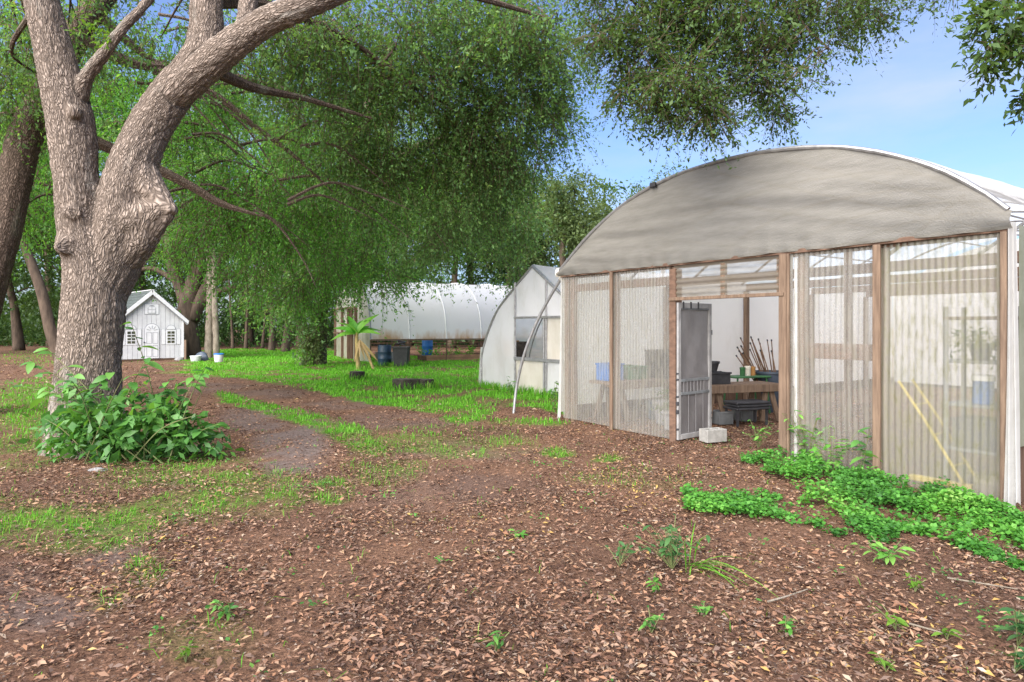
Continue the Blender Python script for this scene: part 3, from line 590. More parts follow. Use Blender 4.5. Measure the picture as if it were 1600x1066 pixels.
# vines clothing its trunk down to the ground
cv = [(at(496 + random.uniform(-12, 12), y, 25.6), (.26, .35, .6), 46) for y in range(430, 566, 13)]
vn = thing('vine', gp(500, 572), 'pale green vine curtain climbing the trunk beside the hoop house end wall', 'vine')
crown(vn, cv, .11, m_olive, 11, .5, .8, 1, .005)
for i, (px, Y, cy, R, rz, kk, n, mat, lab) in enumerate([
        (705, 47, 345, 4.5, 3.8, 22, 40, m_oak2, 'bright green tree behind the white hoop house roof'), (790, 46, 372, 3.6, 3.2, 18, 40, m_dark, 'dark green tree behind the far end of the hoop house'),
        (845, 44, 355, 3.3, 3.0, 18, 38, m_olive, 'olive tree rising directly behind the pointed white greenhouse'), (893, 40, 338, 1.9, 2.8, 16, 34, m_olive, 'slim olive tree with pointed top in the gap of blue sky'), (942, 44, 360, 2.4, 2.4, 14, 34, m_olive, 'low round olive tree beside the big greenhouse roof edge'),
        (1030, 60, 328, 3.6, 4.0, 18, 30, m_olive, 'distant treetop showing just above the big greenhouse arch'), (640, 52, 300, 5, 4.5, 20, 40, m_dark, 'tall dark tree deep behind the hoop house'), (740, 50, 250, 4.5, 5, 22, 36, m_oak, 'tallest green tree behind the drooping oak'),
        (560, 48, 330, 5, 5, 22, 40, m_oak2, 'bright leafy tree behind the vine covered trunk'), (470, 46, 300, 5, 5, 22, 40, m_oak2, 'light green tree beyond the lawn above the reddish trunks'), (390, 50, 330, 5, 5, 22, 40, m_oak, 'leafy tree beyond the pale twin trunk'),
        (230, 48, 330, 6, 5, 24, 38, m_oak, 'broad tree in the wood behind the playhouse roof'), (130, 46, 350, 6, 4.5, 22, 38, m_oak, 'light green tree in the wood hidden partly by the big oak trunk'), (30, 42, 380, 5.5, 4, 22, 38, m_dark, 'leafy tree in the wood at the far left edge'), (-70, 36, 330, 5, 5, 20, 38, m_oak, 'dark tree cut by the left edge of the view'),
        (330, 56, 200, 8, 7, 44, 56, m_oak, 'tall tree crown high behind the twin trunk'), (80, 50, 180, 8, 7, 44, 56, m_oak2, 'tall sunlit tree crown high at the left behind the leaning oak'), (540, 58, 180, 8, 7, 44, 56, m_dark, 'tall tree crown high behind the drooping oak')]):
    b = at(px, 600, Y); b[2] = 0; c = at(px, cy, Y); lean = rng.normal() * .5
    simple('background_tree', lab, None, [b, [b[0] + lean * .4, Y, c[2] * .4], [b[0] + lean, Y, c[2] * .75], [c[0], Y, c[2]]], .3, .14, blob(px, cy, Y, R, rz, kk, n, R * .36), .26 if Y > 40 else .22, mat, per=12, tl=1.5, droop=.25, twigs=False, density=1.4)
# thicket under the wood
tc = []
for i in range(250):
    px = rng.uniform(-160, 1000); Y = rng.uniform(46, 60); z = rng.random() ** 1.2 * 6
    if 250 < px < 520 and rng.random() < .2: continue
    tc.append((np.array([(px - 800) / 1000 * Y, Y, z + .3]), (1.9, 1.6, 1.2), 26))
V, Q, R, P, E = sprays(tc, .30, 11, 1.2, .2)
tag(link_mesh('thicket', quads_mesh('thicket', V, Q, False, {'rnd': R}), m_dark), 'dense green undergrowth filling the edge of the wood behind the lawn', 'undergrowth', kind='stuff')  # dark leaf material paints in the deep shade of the undergrowth
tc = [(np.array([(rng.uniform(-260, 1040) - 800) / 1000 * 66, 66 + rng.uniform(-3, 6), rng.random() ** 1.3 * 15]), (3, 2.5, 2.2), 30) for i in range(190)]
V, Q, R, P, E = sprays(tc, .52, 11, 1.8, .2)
tag(link_mesh('far_wood', quads_mesh('far_wood', V, Q, False, {'rnd': R}), m_dark), 'distant wood closing the view behind all the trees', 'wood', kind='stuff')  # woodland shade at the back is put into the leaf colour here
# branch of a nearer tree poking in at the top right
t = thing('oak_tree', (6.6, 5.6, 0), 'leafy branch tips of a tree hanging in at the top right corner', 'tree')
AR = lambda px, py, Y=4.6: at(px, py, Y)
BRr = [([6.6, 5.6, 0], [6.5, 5.6, 2], [6.2, 5.4, 4.2], AR(1900, -250, 5), AR(1720, -60, 4.8), AR(1640, 20), AR(1590, 70))]
limb_mesh('trunk', [([np.array(p, float) for p in BRr[0]], [.2, .16, .12, .08, .04, .02, .006])], None, t, m_bark2)
crown(t, [clump(1610, 10, 4.6, .24, .25, .2, 75), clump(1570, 30, 4.6, .16, .2, .14, 42), clump(1618, 80, 4.6, .16, .2, .18, 55), clump(1566, 78, 4.7, .12, .15, .12, 26), clump(1602, 128, 4.7, .08, .1, .1, 18), clump(1590, -10, 4.6, .2, .2, .1, 36), clump(1550, 55, 4.6, .1, .1, .1, 15)], .062, m_oakshade, 9, .17, .3, 1, .003)

# ------------------------------------------------------------------ the big arched greenhouse
GA = np.array([.84, 10.76, 0.]); GU = np.array([.558, -.830, 0]); GV = np.array([.830, .558, 0]); GU /= np.linalg.norm(GU); GV /= np.linalg.norm(GV)
ZV = np.array([0, 0, 1.]); GAX = np.array([GU, GV, ZV]); W1 = 6.26; DEP = 11.2; HW = 2.44
def G(t, w, z=0.): return GA + GU * t + GV * w + ZV * z
def gbox(mb, t0, t1, w0, w1, z0, z1, bev=.004): return mb.box(G((t0 + t1) / 2, (w0 + w1) / 2, (z0 + z1) / 2), (t1 - t0, w1 - w0, z1 - z0), GAX, bev)
gh = thing('greenhouse', G(W1 / 2, 0), 'large arched greenhouse with beige gable sheet and corrugated clear front panels', 'greenhouse')
arch_px = [(878, 424), (897, 401), (920, 372), (967, 330), (1014, 297), (1061, 275), (1131, 254), (1178, 243), (1250, 233), (1319, 232), (1375, 241), (1431, 255), (1487, 273), (1543, 304), (1592, 341)]
at_t, at_z = [], []
for px, py in arch_px:
    kk = (px - 800) / 1000; t_ = (GA[1] * kk - GA[0]) / (.558 + .83 * kk); Yp = GA[1] + GU[1] * t_; at_t.append(t_); at_z.append(CAMH + (HOR - py) / 1000 * Yp)
pc = np.polyfit(np.array(at_t) / W1, np.array(at_z) - HW, 6)
def arch(t): return np.interp(t, at_t, at_z) * .35 + (np.polyval(pc, np.asarray(t) / W1) + HW) * .65
TT = np.linspace(0, W1, 41); AZ = np.maximum(arch(TT), HW + .0)
def pane(name, t0, t1, z0, z1, mat, w=.0, vertical=True, amp=.006, per=.06):
    mb = MB(); n = int((t1 - t0 if vertical else z1 - z0) / per * 8)
    if vertical:
        ts = np.linspace(t0, t1, n); zs = np.linspace(z0, z1, 12)
        P = np.array([[G(t_, w + amp * math.sin(t_ * 2 * math.pi / per) + .012 * math.sin(z_ * 2.3 + t_ * 3), z_) for t_ in ts] for z_ in zs])
    else:
        ts = np.linspace(t0, t1, 8); zs = np.linspace(z0, z1, n)
        P = np.array([[G(t_, w + amp * math.sin(z_ * 2 * math.pi / per), z_) for t_ in ts] for z_ in zs])
    mb.grid(P); return mb.build(name, mat, gh, True)
pane('corrugated_panel', .02, 1.27, .03, HW - .03, m_corr); pane('corrugated_panel', 1.22, 2.38, .01, HW - .03, m_corr, .012)
pane('corrugated_panel', 4.13, 5.16, .0, HW - .03, m_corr); pane('corrugated_panel', 5.12, 6.25, -.02, HW - .03, m_corr2, .012)
m_corrt = film_mat('transom_plastic', (.36, .33, .285), (.22, .19, .14), .45, .45, .35, 14, (.2, .2, 2), .4, .7, .5, 0, 10, .5)
pane('transom_panel', 2.46, 4.07, 1.955, HW - .06, m_corrt, -.005, False, .009, .075)
def post(t0, t1, w0, w1, z0, z1, mat, name='post'):
    mb = MB(); gbox(mb, t0, t1, w0, w1, z0, z1, .006); return mb.build(name, mat, gh)
for t0, t1 in ((.03, .13), (.19, .27), (1.19, 1.29), (4.25, 4.34), (5.10, 5.21), (6.15, 6.25)): post(t0, t1, .03, .12, -.1, HW, m_wood)
post(2.39, 2.50, -.03, .11, -.1, HW - .10, m_woodh); post(4.05, 4.15, -.035, .1, -.1, HW - .05, m_wood)
for t0, t1 in ((1.22, 1.275), (5.115, 5.19), (6.2, 6.25), (4.165, 4.19)): post(t0, t1, -.055, -.018, -.05, HW - .06, m_wood, 'batten')
post(4.20, 4.235, .035, .06, -.05, HW - .1, m_white, 'white_strip')
mb = MB(); gbox(mb, 0, W1, .02, .10, HW - .09, HW); mb.build('header_beam', m_woodd, gh)
mb = MB(); gbox(mb, .0, W1, -.035, -.014, HW - .06, HW - .012); mb.build('header_batten', m_woodh, gh)
mb = MB(); gbox(mb, 2.40, 4.12, -.05, -.016, 1.905, 1.95); mb.build('transom_rail', m_wood, gh)
for t0 in (2.42, 3.21, 4.0): post(t0, t0 + .075, .0, .05, 1.95, HW - .07, m_wood, 'transom_post')
mb = MB(); gbox(mb, 4.35, 5.09, .04, .075, 1.20, 1.37); mb.build('cross_board', m_woodh, gh)
mb = MB(); gbox(mb, .14, 1.18, .05, .09, 2.13, 2.25); gbox(mb, 1.30, 2.38, .05, .09, 2.13, 2.25); mb.build('inner_rail', m_woodd, gh)
# gable sheet with slack folds
mb = MB(); ns, nt_ = 150, 64; P = np.zeros((nt_, ns, 3))
for j, t_ in enumerate(np.linspace(-.03, W1 + .03, ns)):
    top = float(np.interp(t_, TT, AZ)); lo = HW - .04 + .004 * math.sin(t_ * 5) + .003 * math.sin(t_ * 13)
    for i, f in enumerate(np.linspace(0, 1, nt_)):
        z_ = lo + (max(top, lo + .03) - lo) * f
        wv = .015 * math.sin(z_ * 9 + t_ * .55) * math.sin(math.pi * f) + .009 * math.sin(z_ * 17 + t_ * 1.9 + 1) * math.sin(math.pi * f) + .012 * math.sin(t_ * 6 - z_ * 5) - .05 - .05 * math.sin(math.pi * f) + .014 * math.exp(-f * 7) * math.sin(t_ * 19 + 2 * math.sin(t_ * 3)) + .010 * math.sin(z_ * 31 + t_ * 3.2 + 2.5 * math.sin(t_ * 1.3)) * math.sin(math.pi * f) * (.4 + .6 * vnoise(np.array([t_ * 1.7]), np.array([z_ * 2.]))[0])
        P[i, j] = G(t_, wv, z_)
mb.grid(P); mb.build('gable_sheet', m_gable, gh, True)
mb = MB(); mb.tube([G(t_, -.05, z_ + .01) for t_, z_ in zip(TT, AZ)], .026, 8); mb.build('arch_edge', m_galv, gh, True)
mb = MB(); tt3 = np.linspace(1.9, 4.6, 12); mb.box(G(2.15, -.08, float(np.interp(2.15, TT, AZ)) + .0), (.10, .07, .07), GAX, .01); mb.build('clamp', m_black, gh)
# roof film
ss = np.linspace(-.02, DEP, 80); P = np.zeros((len(ss), len(TT), 3))
for i, s_ in enumerate(ss):
    sag = abs(math.sin(math.pi * s_ / 1.6))
    for j, t_ in enumerate(TT):
        e = math.sin(math.pi * t_ / W1); P[i, j] = G(t_, s_, AZ[j] + .02 - .05 * sag * e + .05 * (1 - math.exp(-max(s_, 0) * 3)) + .035 * (vnoise(np.array([s_ * 2.3]), np.array([t_ * 2.1]))[0] - .5))
mb = MB(); mb.grid(P); mb.build('roof_cover', m_roof, gh, True)
for s_ in np.arange(1.6, DEP, 1.6):
    mb = MB(); mb.tube([G(t_, s_, z_ - .05) for t_, z_ in zip(TT[::2], AZ[::2])], .022, 6); mb.build('roof_hoop', m_galv, gh, True)
for t_ in (1.0, 2.2, 3.13, 4.1, 5.3):
    mb = MB(); mb.tube([G(t_, .05, float(arch(t_)) - .1), G(t_, DEP - .05, float(arch(t_)) - .1)], .018, 6); mb.build('purlin', m_galv, gh)
for s_ in (2.4, 4.8, 7.2, 9.6):
    mb = MB(); gbox(mb, .1, W1 - .1, s_, s_ + .07, 2.30, 2.44); mb.build('tie_beam', m_woodh, gh)
    mb = MB(); mb.bar(G(3.9, s_ + .03, 2.4), G(5.0, s_ + .03, 3.2), .04, .04); mb.build('brace', m_galv, gh)
for s_ in (2.4, 4.8, 7.2, 9.6):
    for t_ in (.08, W1 - .08):
        mb = MB(); gbox(mb, t_ - .045, t_ + .045, s_, s_ + .09, -.1, 2.3); mb.build('post', m_wood, gh)
mb = MB(); gbox(mb, 2.55, 2.65, 4.1, 4.2, -.1, 2.9); mb.build('post', m_wood, gh)
# side walls: film above a base board
def wall_film(name, f, n, mat, parent):
    mb = MB(); P = np.array([[f(a, b) for a in np.linspace(0, 1, n)] for b in np.linspace(0, 1, 12)]); mb.grid(P); return mb.build(name, mat, parent, True)
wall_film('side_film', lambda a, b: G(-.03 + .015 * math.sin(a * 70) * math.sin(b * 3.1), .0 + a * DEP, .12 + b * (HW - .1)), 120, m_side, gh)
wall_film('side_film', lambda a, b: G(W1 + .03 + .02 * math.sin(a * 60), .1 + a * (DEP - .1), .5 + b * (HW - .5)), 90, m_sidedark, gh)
wall_film('back_film', lambda a, b: G(a * W1, DEP + .02 * math.sin(a * 30), .1 + b * (float(np.interp(a * W1, TT, AZ)) - .12)), 60, m_side, gh)
mb = MB(); gbox(mb, -.02, .02, .1, DEP, -.05, .22); mb.build('base_board', m_woodd, gh)
mb = MB(); gbox(mb, W1 - .02, W1 + .02, .15, DEP, -.05, .55); mb.build('base_board', m_woodd, gh)
# white corner flap hanging in folds at the right, and a narrow one at the left
def flap(t0, w0, t1, w1, z0, z1, amp, fr, n=26):
    mb = MB(); P = []
    for b in np.linspace(0, 1, 16):
        row = []
        for a in np.linspace(0, 1, n):
            z_ = z0 + (z1 - z0) * b; sh = .10 * (1 - b) ** 2
            row.append(G(t0 + (t1 - t0) * a * (1 + 1.6 * (1 - b) ** 1.5) - sh * .1, w0 + (w1 - w0) * a + amp * math.sin(a * fr + b * 2.2) * (.5 + .8 * (1 - b)) - sh * .6, z_ + (.05 * math.sin(a * 9) if b == 0 else 0)))
        P.append(row)
    mb.grid(P); return mb.build('corner_flap', m_flap, gh, True)
flap(W1 - .0, -.06, W1 + .035, .03, .0, HW + .02, .018, 13); flap(-.02, -.015, .005, .0, .0, HW + .05, .008, 9)
mb = MB()
mb.tube(smooth_path([G(-.06, -.03, HW - .02), G(-.1, .0, HW + .06), G(-.07, .06, HW + .0), G(-.04, .02, HW - .08)], 5), .05, 8); mb.build('film_bundle', m_side, gh, True)

# storm door standing ajar in the opening
D0 = G(2.53, -.02); DD = unit(np.array([.63, .51, 0])); DN = np.array([DD[1], -DD[0], 0]); DAX = np.array([DD, DN, ZV]); DW = .78
sd = thing('storm_door', D0, 'narrow white framed door covered in grey plastic sheet, standing open in the doorway', 'door')
def dbox(mb, a0, a1, z0, z1, n0=-.015, n1=.015, bev=.004): return mb.box(D0 + DD * (a0 + a1) / 2 + DN * (n0 + n1) / 2 + ZV * (z0 + z1) / 2, (a1 - a0, n1 - n0, z1 - z0), DAX, bev)
for a0, a1, z0, z1 in ((0, .065, .02, 1.88), (DW - .065, DW, .02, 1.88), (.066, DW - .066, 1.81, 1.88), (.066, DW - .066, .02, .09)):
    mb = MB(); dbox(mb, a0, a1, z0, z1); mb.build('door_frame_rail', m_doorw, sd)
mb = MB(); P = np.array([[D0 + DD * (.06 + a * (DW - .12)) + DN * (-.006 + .006 * math.sin(a * 7 + b * 5) + .006 * math.sin(b * 11 - a * 9)) + ZV * (.08 + b * 1.74) for a in np.linspace(0, 1, 24)] for b in np.linspace(0, 1, 50)])
mb.grid(P); mb.build('plastic_sheet', m_doorf, sd, True)
for z0, z1 in ((.62, .66), (.80, .84)):
    mb = MB(); dbox(mb, .066, DW - .066, z0, z1, .003, .018); mb.build('cross_rail', m_grey, sd)
for i in range(7):
    mb = MB(); dbox(mb, .12 + i * .078, .12 + i * .078 + .016, .66, .80, .004, .016, .002); mb.build('spindle', m_dgrey, sd)
for a in (.23, .40, .57):
    mb = MB(); dbox(mb, a, a + .014, .09, .62, .004, .013, .002); mb.build('muntin', m_dgrey, sd)
for i in range(9):
    sd_ = rng.random() < .5; z_ = rng.uniform(.1, 1.8); mb = MB(); dbox(mb, -.012 if sd_ else DW - .012, .014 if sd_ else DW + .012, z_, z_ + rng.uniform(.02, .07), -.018, .018); mb.build('tape_patch', m_black, sd)
for i in range(3):
    a = .1 + i * .17; mb = MB(); dbox(mb, a, a + .03, 1.80, 1.895, .012, .02); mb.build('tape_patch', m_black, sd)
mb = MB(); dbox(mb, .068, DW - .068, 1.785, 1.808, .0, .017); mb.build('inner_trim', m_grey, sd)
# concrete block propping the door
cb = thing('concrete_block', gp(1114, 690), 'grey hollow concrete block lying at the foot of the open door', 'block')
c = gp(1114, 690) + ZV * .088; ax = np.array([unit([.90, .35, 0]), unit([-.35, .90, 0]), ZV])
mb = MB(); mb.box(c + ax[1] * .08, (.32, .022, .17), ax, .006); mb.box(c - ax[1] * .08, (.32, .022, .17), ax, .006)
for a in (-.149, 0, .149): mb.box(c + ax[0] * a, (.022, .138, .168), ax, .004)
mb.box(c - ZV * .08, (.27, .137, .006), ax, .0)
mb.build('block_shell', m_conc, cb)

# ------------------------------------------------------------------ things inside the greenhouse
def frame3(d): d = unit(d); return np.array([d, np.array([-d[1], d[0], 0]), ZV])
def tub(name, c, r0, r1, h, mat, label, cat, n=20, rim=.015, group=None, lid=None):
    t = thing(name, c, label, cat, group); mb = MB(); mb.lathe(c, [(r0 * .96, 0), (r0, .01), (r1, h - .04), (r1 + rim, h - .035), (r1 + rim, h), (r1 - .012, h), (r0 - .012, .03)], n); mb.build('body', mat, t, True)
    if lid: mb = MB(); mb.lathe(np.asarray(c) + ZV * (h + .002), [(r1 + rim + .008, -.03), (r1 + rim + .008, .012), (r1 * .9, .025), (r1 * .85, .02)], n); mb.build('lid', lid, t, True)
    return t
def bench(label, c, d, ln, wd, h, mat, cat='workbench'):
    t = thing('workbench', c, label, cat); ax = frame3(d); c = np.asarray(c, float)
    for i, o_ in enumerate(np.linspace(-.5, .5, 4)[:-1] + 1 / 6):
        mb = MB(); mb.box(c + ax[1] * o_ * wd + ZV * (h - .025), (ln, wd / 3 - .008, .05), ax, .004); mb.build('plank', mat, t)
    mb = MB(); mb.box(c - ax[1] * (wd / 2 + .013) + ZV * (h - .07), (ln, .024, .12), ax, .004); mb.build('apron', mat, t)
    for e in (-.38, .38):
        mb = MB(); mb.bar(c + ax[0] * e * ln - ax[1] * wd * .35 + ZV * (h - .08), c + ax[0] * e * ln + ax[1] * wd * .35 + ZV * (h - .08), .06, .06); mb.build('trestle_beam', m_orange, t)
        for s1 in (-1, 1):
            for s2 in (-1, 1):
                mb = MB(); mb.bar(c + ax[0] * (e * ln + s1 * .04) + ax[1] * s2 * wd * .3 + ZV * (h - .06), c + ax[0] * (e * ln + s1 * .16) + ax[1] * s2 * wd * .42 + ZV * 0, .08, .035, ax[1]); mb.build('leg', m_wood, t)
    return t
cR = at(1150, 600, 10.6); cR[2] = 0
bench('wooden trestle workbench seen through the open doorway', cR, [.95, .30, 0], 1.35, .5, .62, m_wood)
axR = frame3([.95, .30, 0])
def crate(name, c, d, sz, mat, label, cat, rim=True, group=None):
    t = thing(name, c, label, cat, group); ax = frame3(d); c = np.asarray(c, float); lx, ly, h = sz; th = .012
    mb = MB(); mb.box(c + ZV * .008, (lx, ly, .014), ax)
    for s in (-1, 1):
        mb.box(c + ax[0] * s * (lx / 2 - th / 2) + ZV * (h / 2 + .008), (th, ly, h - .016), ax, .003); mb.box(c + ax[1] * s * (ly / 2 - th / 2) + ZV * (h / 2 + .008), (lx - 2 * th - .002, th, h - .016), ax, .003)
    mb.build('body', mat, t)
    if rim:
        for s in (-1, 1):
            mb = MB(); mb.box(c + ax[1] * s * (ly / 2 + .006) + ZV * (h - .01), (lx + .03, .014, .03), ax, .004); mb.build('rim', mat, t)
    return t
crate('plastic_crate', cR + axR[0] * -.38 + ZV * .621, [.95, .3, 0], (.36, .26, .19), m_black, 'black plastic crate standing on the doorway workbench', 'crate')
tub('plant_pot', cR + axR[0] * -.45 + ZV * .83, .07, .10, .16, m_black, 'black pot stacked on the crate on the doorway workbench', 'pot')
# low black stand with trays beneath it
st = thing('low_stand', cR + axR[1] * -.45, 'low black stand holding flat trays in front of the doorway workbench', 'stand'); c = cR - axR[1] * .42 - axR[0] * .12
for i in range(3):
    mb = MB(); mb.box(c + ZV * (.27 + i * .045) + axR[0] * (.02 * (i % 2)), (.62, .36, .035), axR, .01); mb.build('tray', m_black, st)
for sx in (-1, 1):
    for sy in (-1, 1):
        mb = MB(); mb.bar(c + axR[0] * sx * .27 + axR[1] * sy * .14, c + axR[0] * sx * .27 + axR[1] * sy * .14 + ZV * .255, .03, .03); mb.build('leg', m_black, st)
crate('storage_box', cR - axR[0] * .42 - axR[1] * .2, [.95, .3, 0], (.26, .24, .2), m_grey, 'grey box on the ground behind the low black stand, nearest the door', 'box')
crate('storage_box', cR + axR[0] * .16 + axR[1] * .0, [.95, .3, 0], (.3, .26, .2), m_grey, 'grey box on the ground under the right half of the doorway workbench', 'box')
# green tray table with jars
cT = at(1166, 592, 11.5); cT[2] = 0
tt_ = thing('tray_table', cT, 'small green wire table behind the doorway workbench', 'table')
mb = MB(); mb.box(cT + ZV * .66, (.75, .4, .03), axR, .01); mb.build('tray', m_greenp, tt_)
for sx in (-1, 1):
    for sy in (-1, 1):
        mb = MB(); mb.bar(cT + axR[0] * sx * .3 + axR[1] * sy * .16 + ZV * .645, cT + axR[0] * sx * .36 + axR[1] * sy * .18, .022, .022); mb.build('leg', m_greenp, tt_)
for i, (a, r, h, mt, lb) in enumerate(((-.08, .045, .15, m_greenp, 'dark green can on the green table, leftmost of three'), (.03, .05, .17, m_side, 'white carton-like tub on the green table, middle of three'), (.14, .045, .16, m_orange, 'pale brown can on the green table, rightmost of three'))):
    tub('can', cT + axR[0] * a + ZV * .676, r, r, h, mt, lb, 'can', 14, .004)
# bin full of rods
cB = at(1206, 640, 11.75); cB[2] = 0
tub('waste_bin', cB, .22, .29, .74, m_slate, 'slate blue plastic bin holding a fan of rods', 'bin', 24, .03)
for i in range(20):
    a = rng.uniform(-1, 1); b_ = cB + np.array([a * .12 + .03, rng.uniform(-.14, .14), .15]); lean = -.30 + .27 * a + rng.normal() * .05
    tip = b_ + unit([lean * 1.25, rng.uniform(-.12, .2), 1]) * rng.uniform(1.0, 1.32)
    t = thing('garden_rod', b_, 'thin weathered rod standing in the slate blue bin', 'rod', 'rods fanned out in the bin'); mb = MB(); mb.tube([b_, (b_ + tip) / 2 + rng.normal(size=3) * .008, tip], [.012, .011, .009], 6); mb.build('shaft', m_rod, t, True)
    mb = MB(); mb.tube([tip - (tip - b_) * .03, tip], .014, 6); mb.build('end_cap', m_black, t)
# left bench with pots behind the corrugated panels
cL = G(.55, 1.5); bench('long trestle bench behind the left corrugated panels', cL, GV, 2.3, .55, .66, m_wood); zt = .662
def clutter(w, t_, fn, *a): return fn(G(t_, w, zt), *a)
crate('plastic_tub', G(.5, .62, zt), GV, (.34, .3, .28), m_blue2, 'blue plastic tub on the bench behind the leftmost panel', 'tub')
crate('seed_tray_stack', G(.45, 1.15, zt), GV, (.4, .4, .22), m_greenp, 'dark green tray stack on the bench behind the second panel', 'trays')
crate('seed_tray_stack', G(.6, 1.85, zt), GV, (.55, .45, .48), m_stump, 'tall dark pile of trays on the bench beside the door post', 'trays')
tub('plant_pot', G(.85, 1.35, 0), .13, .17, .3, m_blue, 'dark blue pot on the floor under the left bench', 'pot')
tub('plant_pot', G(1.3, 1.1, 0), .16, .21, .36, m_stone, 'grey pot on the floor right beside the left door post', 'pot')
pl = thing('potted_plant', G(1.75, .75, 0), 'bushy pale plant in a pot behind the second corrugated panel', 'plant')
mb = MB(); mb.lathe(G(1.75, .75, 0), [(.12, 0), (.16, .24), (.18, .24), (.18, .28), (.14, .28)], 16); mb.build('pot', m_stone, pl, True)
crown(pl, [(G(1.75, .75, .42), (.2, .2, .16), 40)], .06, m_olive, 9, .2, .1, 1, .003)
# behind the right panels: shelf, jug, yellow frame
sh = thing('shelf_unit', G(5.95, .55), 'grey shelf rack behind the far right corrugated panel', 'shelf')
for t_ in (5.62, 6.1):
    for w_ in (.35, .75):
        mb = MB(); gbox(mb, t_ - .018, t_ + .018, w_ - .018, w_ + .018, -.05, 1.75); mb.build('upright', m_grey, sh)
for z_ in (.35, .78, 1.2, 1.62):
    mb = MB(); gbox(mb, 5.6, 6.12, .33, .77, z_, z_ + .03); mb.build('shelf_board', m_grey if z_ < 1.5 else m_woodd, sh)
pl = thing('potted_plant', G(5.86, .5, 1.23), 'dark bushy plant in a pot on the rack behind the right panel', 'plant')
mb = MB(); mb.lathe(G(5.86, .5, 1.232), [(.07, 0), (.1, .13), (.115, .13), (.115, .16), (.09, .16)], 16); mb.build('pot', m_black, pl, True); crown(pl, [(G(5.86, .5, 1.4), (.2, .2, .12), 40)], .05, m_dark, 9, .16, .3, 1, .003)
tub('water_jug', G(5.88, .5, .812), .09, .085, .25, m_blue2, 'blue water jug on the rack behind the right panel', 'jug', 16, .004, None, m_white)
crate('storage_box', G(5.86, .55, .381), GU, (.4, .34, .28), m_black, 'black box on the lowest board of the rack', 'box')
yf = thing('yellow_trolley', G(5.55, .3), 'yellow tubular trolley frame leaning behind the right corrugated panel', 'trolley')
for dw in (0, .3):
    mb = MB(); mb.tube([G(5.25 - .02 * dw, .2 + dw, 1.0), G(5.5, .2 + dw, .62), G(5.82, .2 + dw, .08)], .015, 8); mb.build('side_rail', m_yellow, yf, True)
for f in (.25, .55, .85):
    mb = MB(); mb.tube([G(5.25 + .57 * f, .21, 1 - .92 * f), G(5.25 + .57 * f, .49, 1 - .92 * f)], .010, 8); mb.build('cross_bar', m_yellow, yf)
mb = MB(); gbox(mb, 5.35, 5.9, .18, .26, .02, .07); mb.build('toe_bar', m_yellow, yf)
tub('bucket', G(6.05, .22, 0), .11, .13, .16, m_palm, 'low tan bucket on the floor in the right corner of the greenhouse', 'bucket', 18)

# ------------------------------------------------------------------ pointed white greenhouse behind
HA = np.array([-.785, 16.7, 0]); W2 = 4.53; D2 = 7.5
def H(t, w, z=0.): return HA + GU * t + GV * w + ZV * z
g2 = thing('greenhouse', H(W2 / 2, 0), 'white pointed-arch greenhouse with grey frame between the big one and the hoop house', 'greenhouse')
def goth(f):
    """profile: f 0..1 from left foot to apex -> (t, z)"""
    P = np.array([(0, 0), (.02, .5), (.10, 1.0), (.32, 1.55), (.78, 2.08), (1.45, 2.55), (2.265, 2.93)]); u = np.linspace(0, 1, len(P)); return np.interp(f, u, P[:, 0]), np.interp(f, u, P[:, 1])
fs = np.linspace(0, 1, 25); pl_ = smooth_path(np.array([(0, 0, 0), (.0, .45, 0), (.05, .85, 0), (.35, 1.45, 0), (.82, 2.0, 0), (1.55, 2.5, 0), (2.265, 2.95, 0)]), 5)[:, :2]
PR = np.vstack([pl_, np.stack([W2 - pl_[::-1][1:, 0], pl_[::-1][1:, 1]], 1)])
mb = MB(); mb.tube([H(a, -.02, b) for a, b in PR], .028, 8); mb.build('arch_pipe', m_galv, g2, True)
mb = MB(); mb.grid(np.array([[H(a - .015 * (1 if a < W2 / 2 else -1), s_, b + .035) + ZV * .02 * math.sin(s_ * 4 + a) for a, b in PR] for s_ in np.linspace(.0, D2, 24)])); mb.build('roof_cover', m_film3, g2, True)
def ztop(t_): return float(np.interp(t_, PR[:, 0], PR[:, 1]))
def gpane(name, t0, t1, z0, z1, mat, curved=False, w=.0):
    mb = MB(); ts = np.linspace(t0, t1, 14); mb.grid(np.array([[H(t_, w + .01 * math.sin(t_ * 8 + f * 4), z0 + ((min(z1, ztop(t_) - .01) if curved else z1) - z0) * f) for t_ in ts] for f in np.linspace(0, 1, 8)])); return mb.build(name, mat, g2, True)
T1, T2 = 1.58, 2.72
m_beige = film_mat('beige_panel', (.74, .70, .62), (.58, .53, .43), .08, .45, .5, 3, (1, 1, .5), .4, .8, .3, .1, 8, .2)
gpane('film_panel', .02, T1, .0, 3, m_film2, True); gpane('film_panel', T1, T2, 1.77, 3, m_film2, True); gpane('film_panel', T2, W2 - .02, 1.77, 3, m_film2, True)
gpane('film_panel', T1, T2, 0, .80, m_beige); gpane('film_panel', T2, W2 - .02, .82, 1.76, m_beige); gpane('film_panel', T2, W2 - .02, 0, .81, m_film2)
for t_, z0, z1 in ((T1, 0, 2.62), (T2 + .02, 0, 1.8), (T2 + .1, .0, 2.62), (3.6, 0, 1.7)):
    mb = MB(); mb.box(H(t_, -.03, (z0 + z1) / 2), (.045, .04, z1 - z0), GAX, .006); mb.build('frame_post', m_galv, g2)
for t0, t1, z_, th in ((T1, W2 - .25, 1.77, .05), (T1, W2 - .1, .80, .075)):
    mb = MB(); mb.box(H((t0 + t1) / 2, -.055, z_), (t1 - t0, .04, th), GAX, .006); mb.build('frame_rail', m_galv, g2)
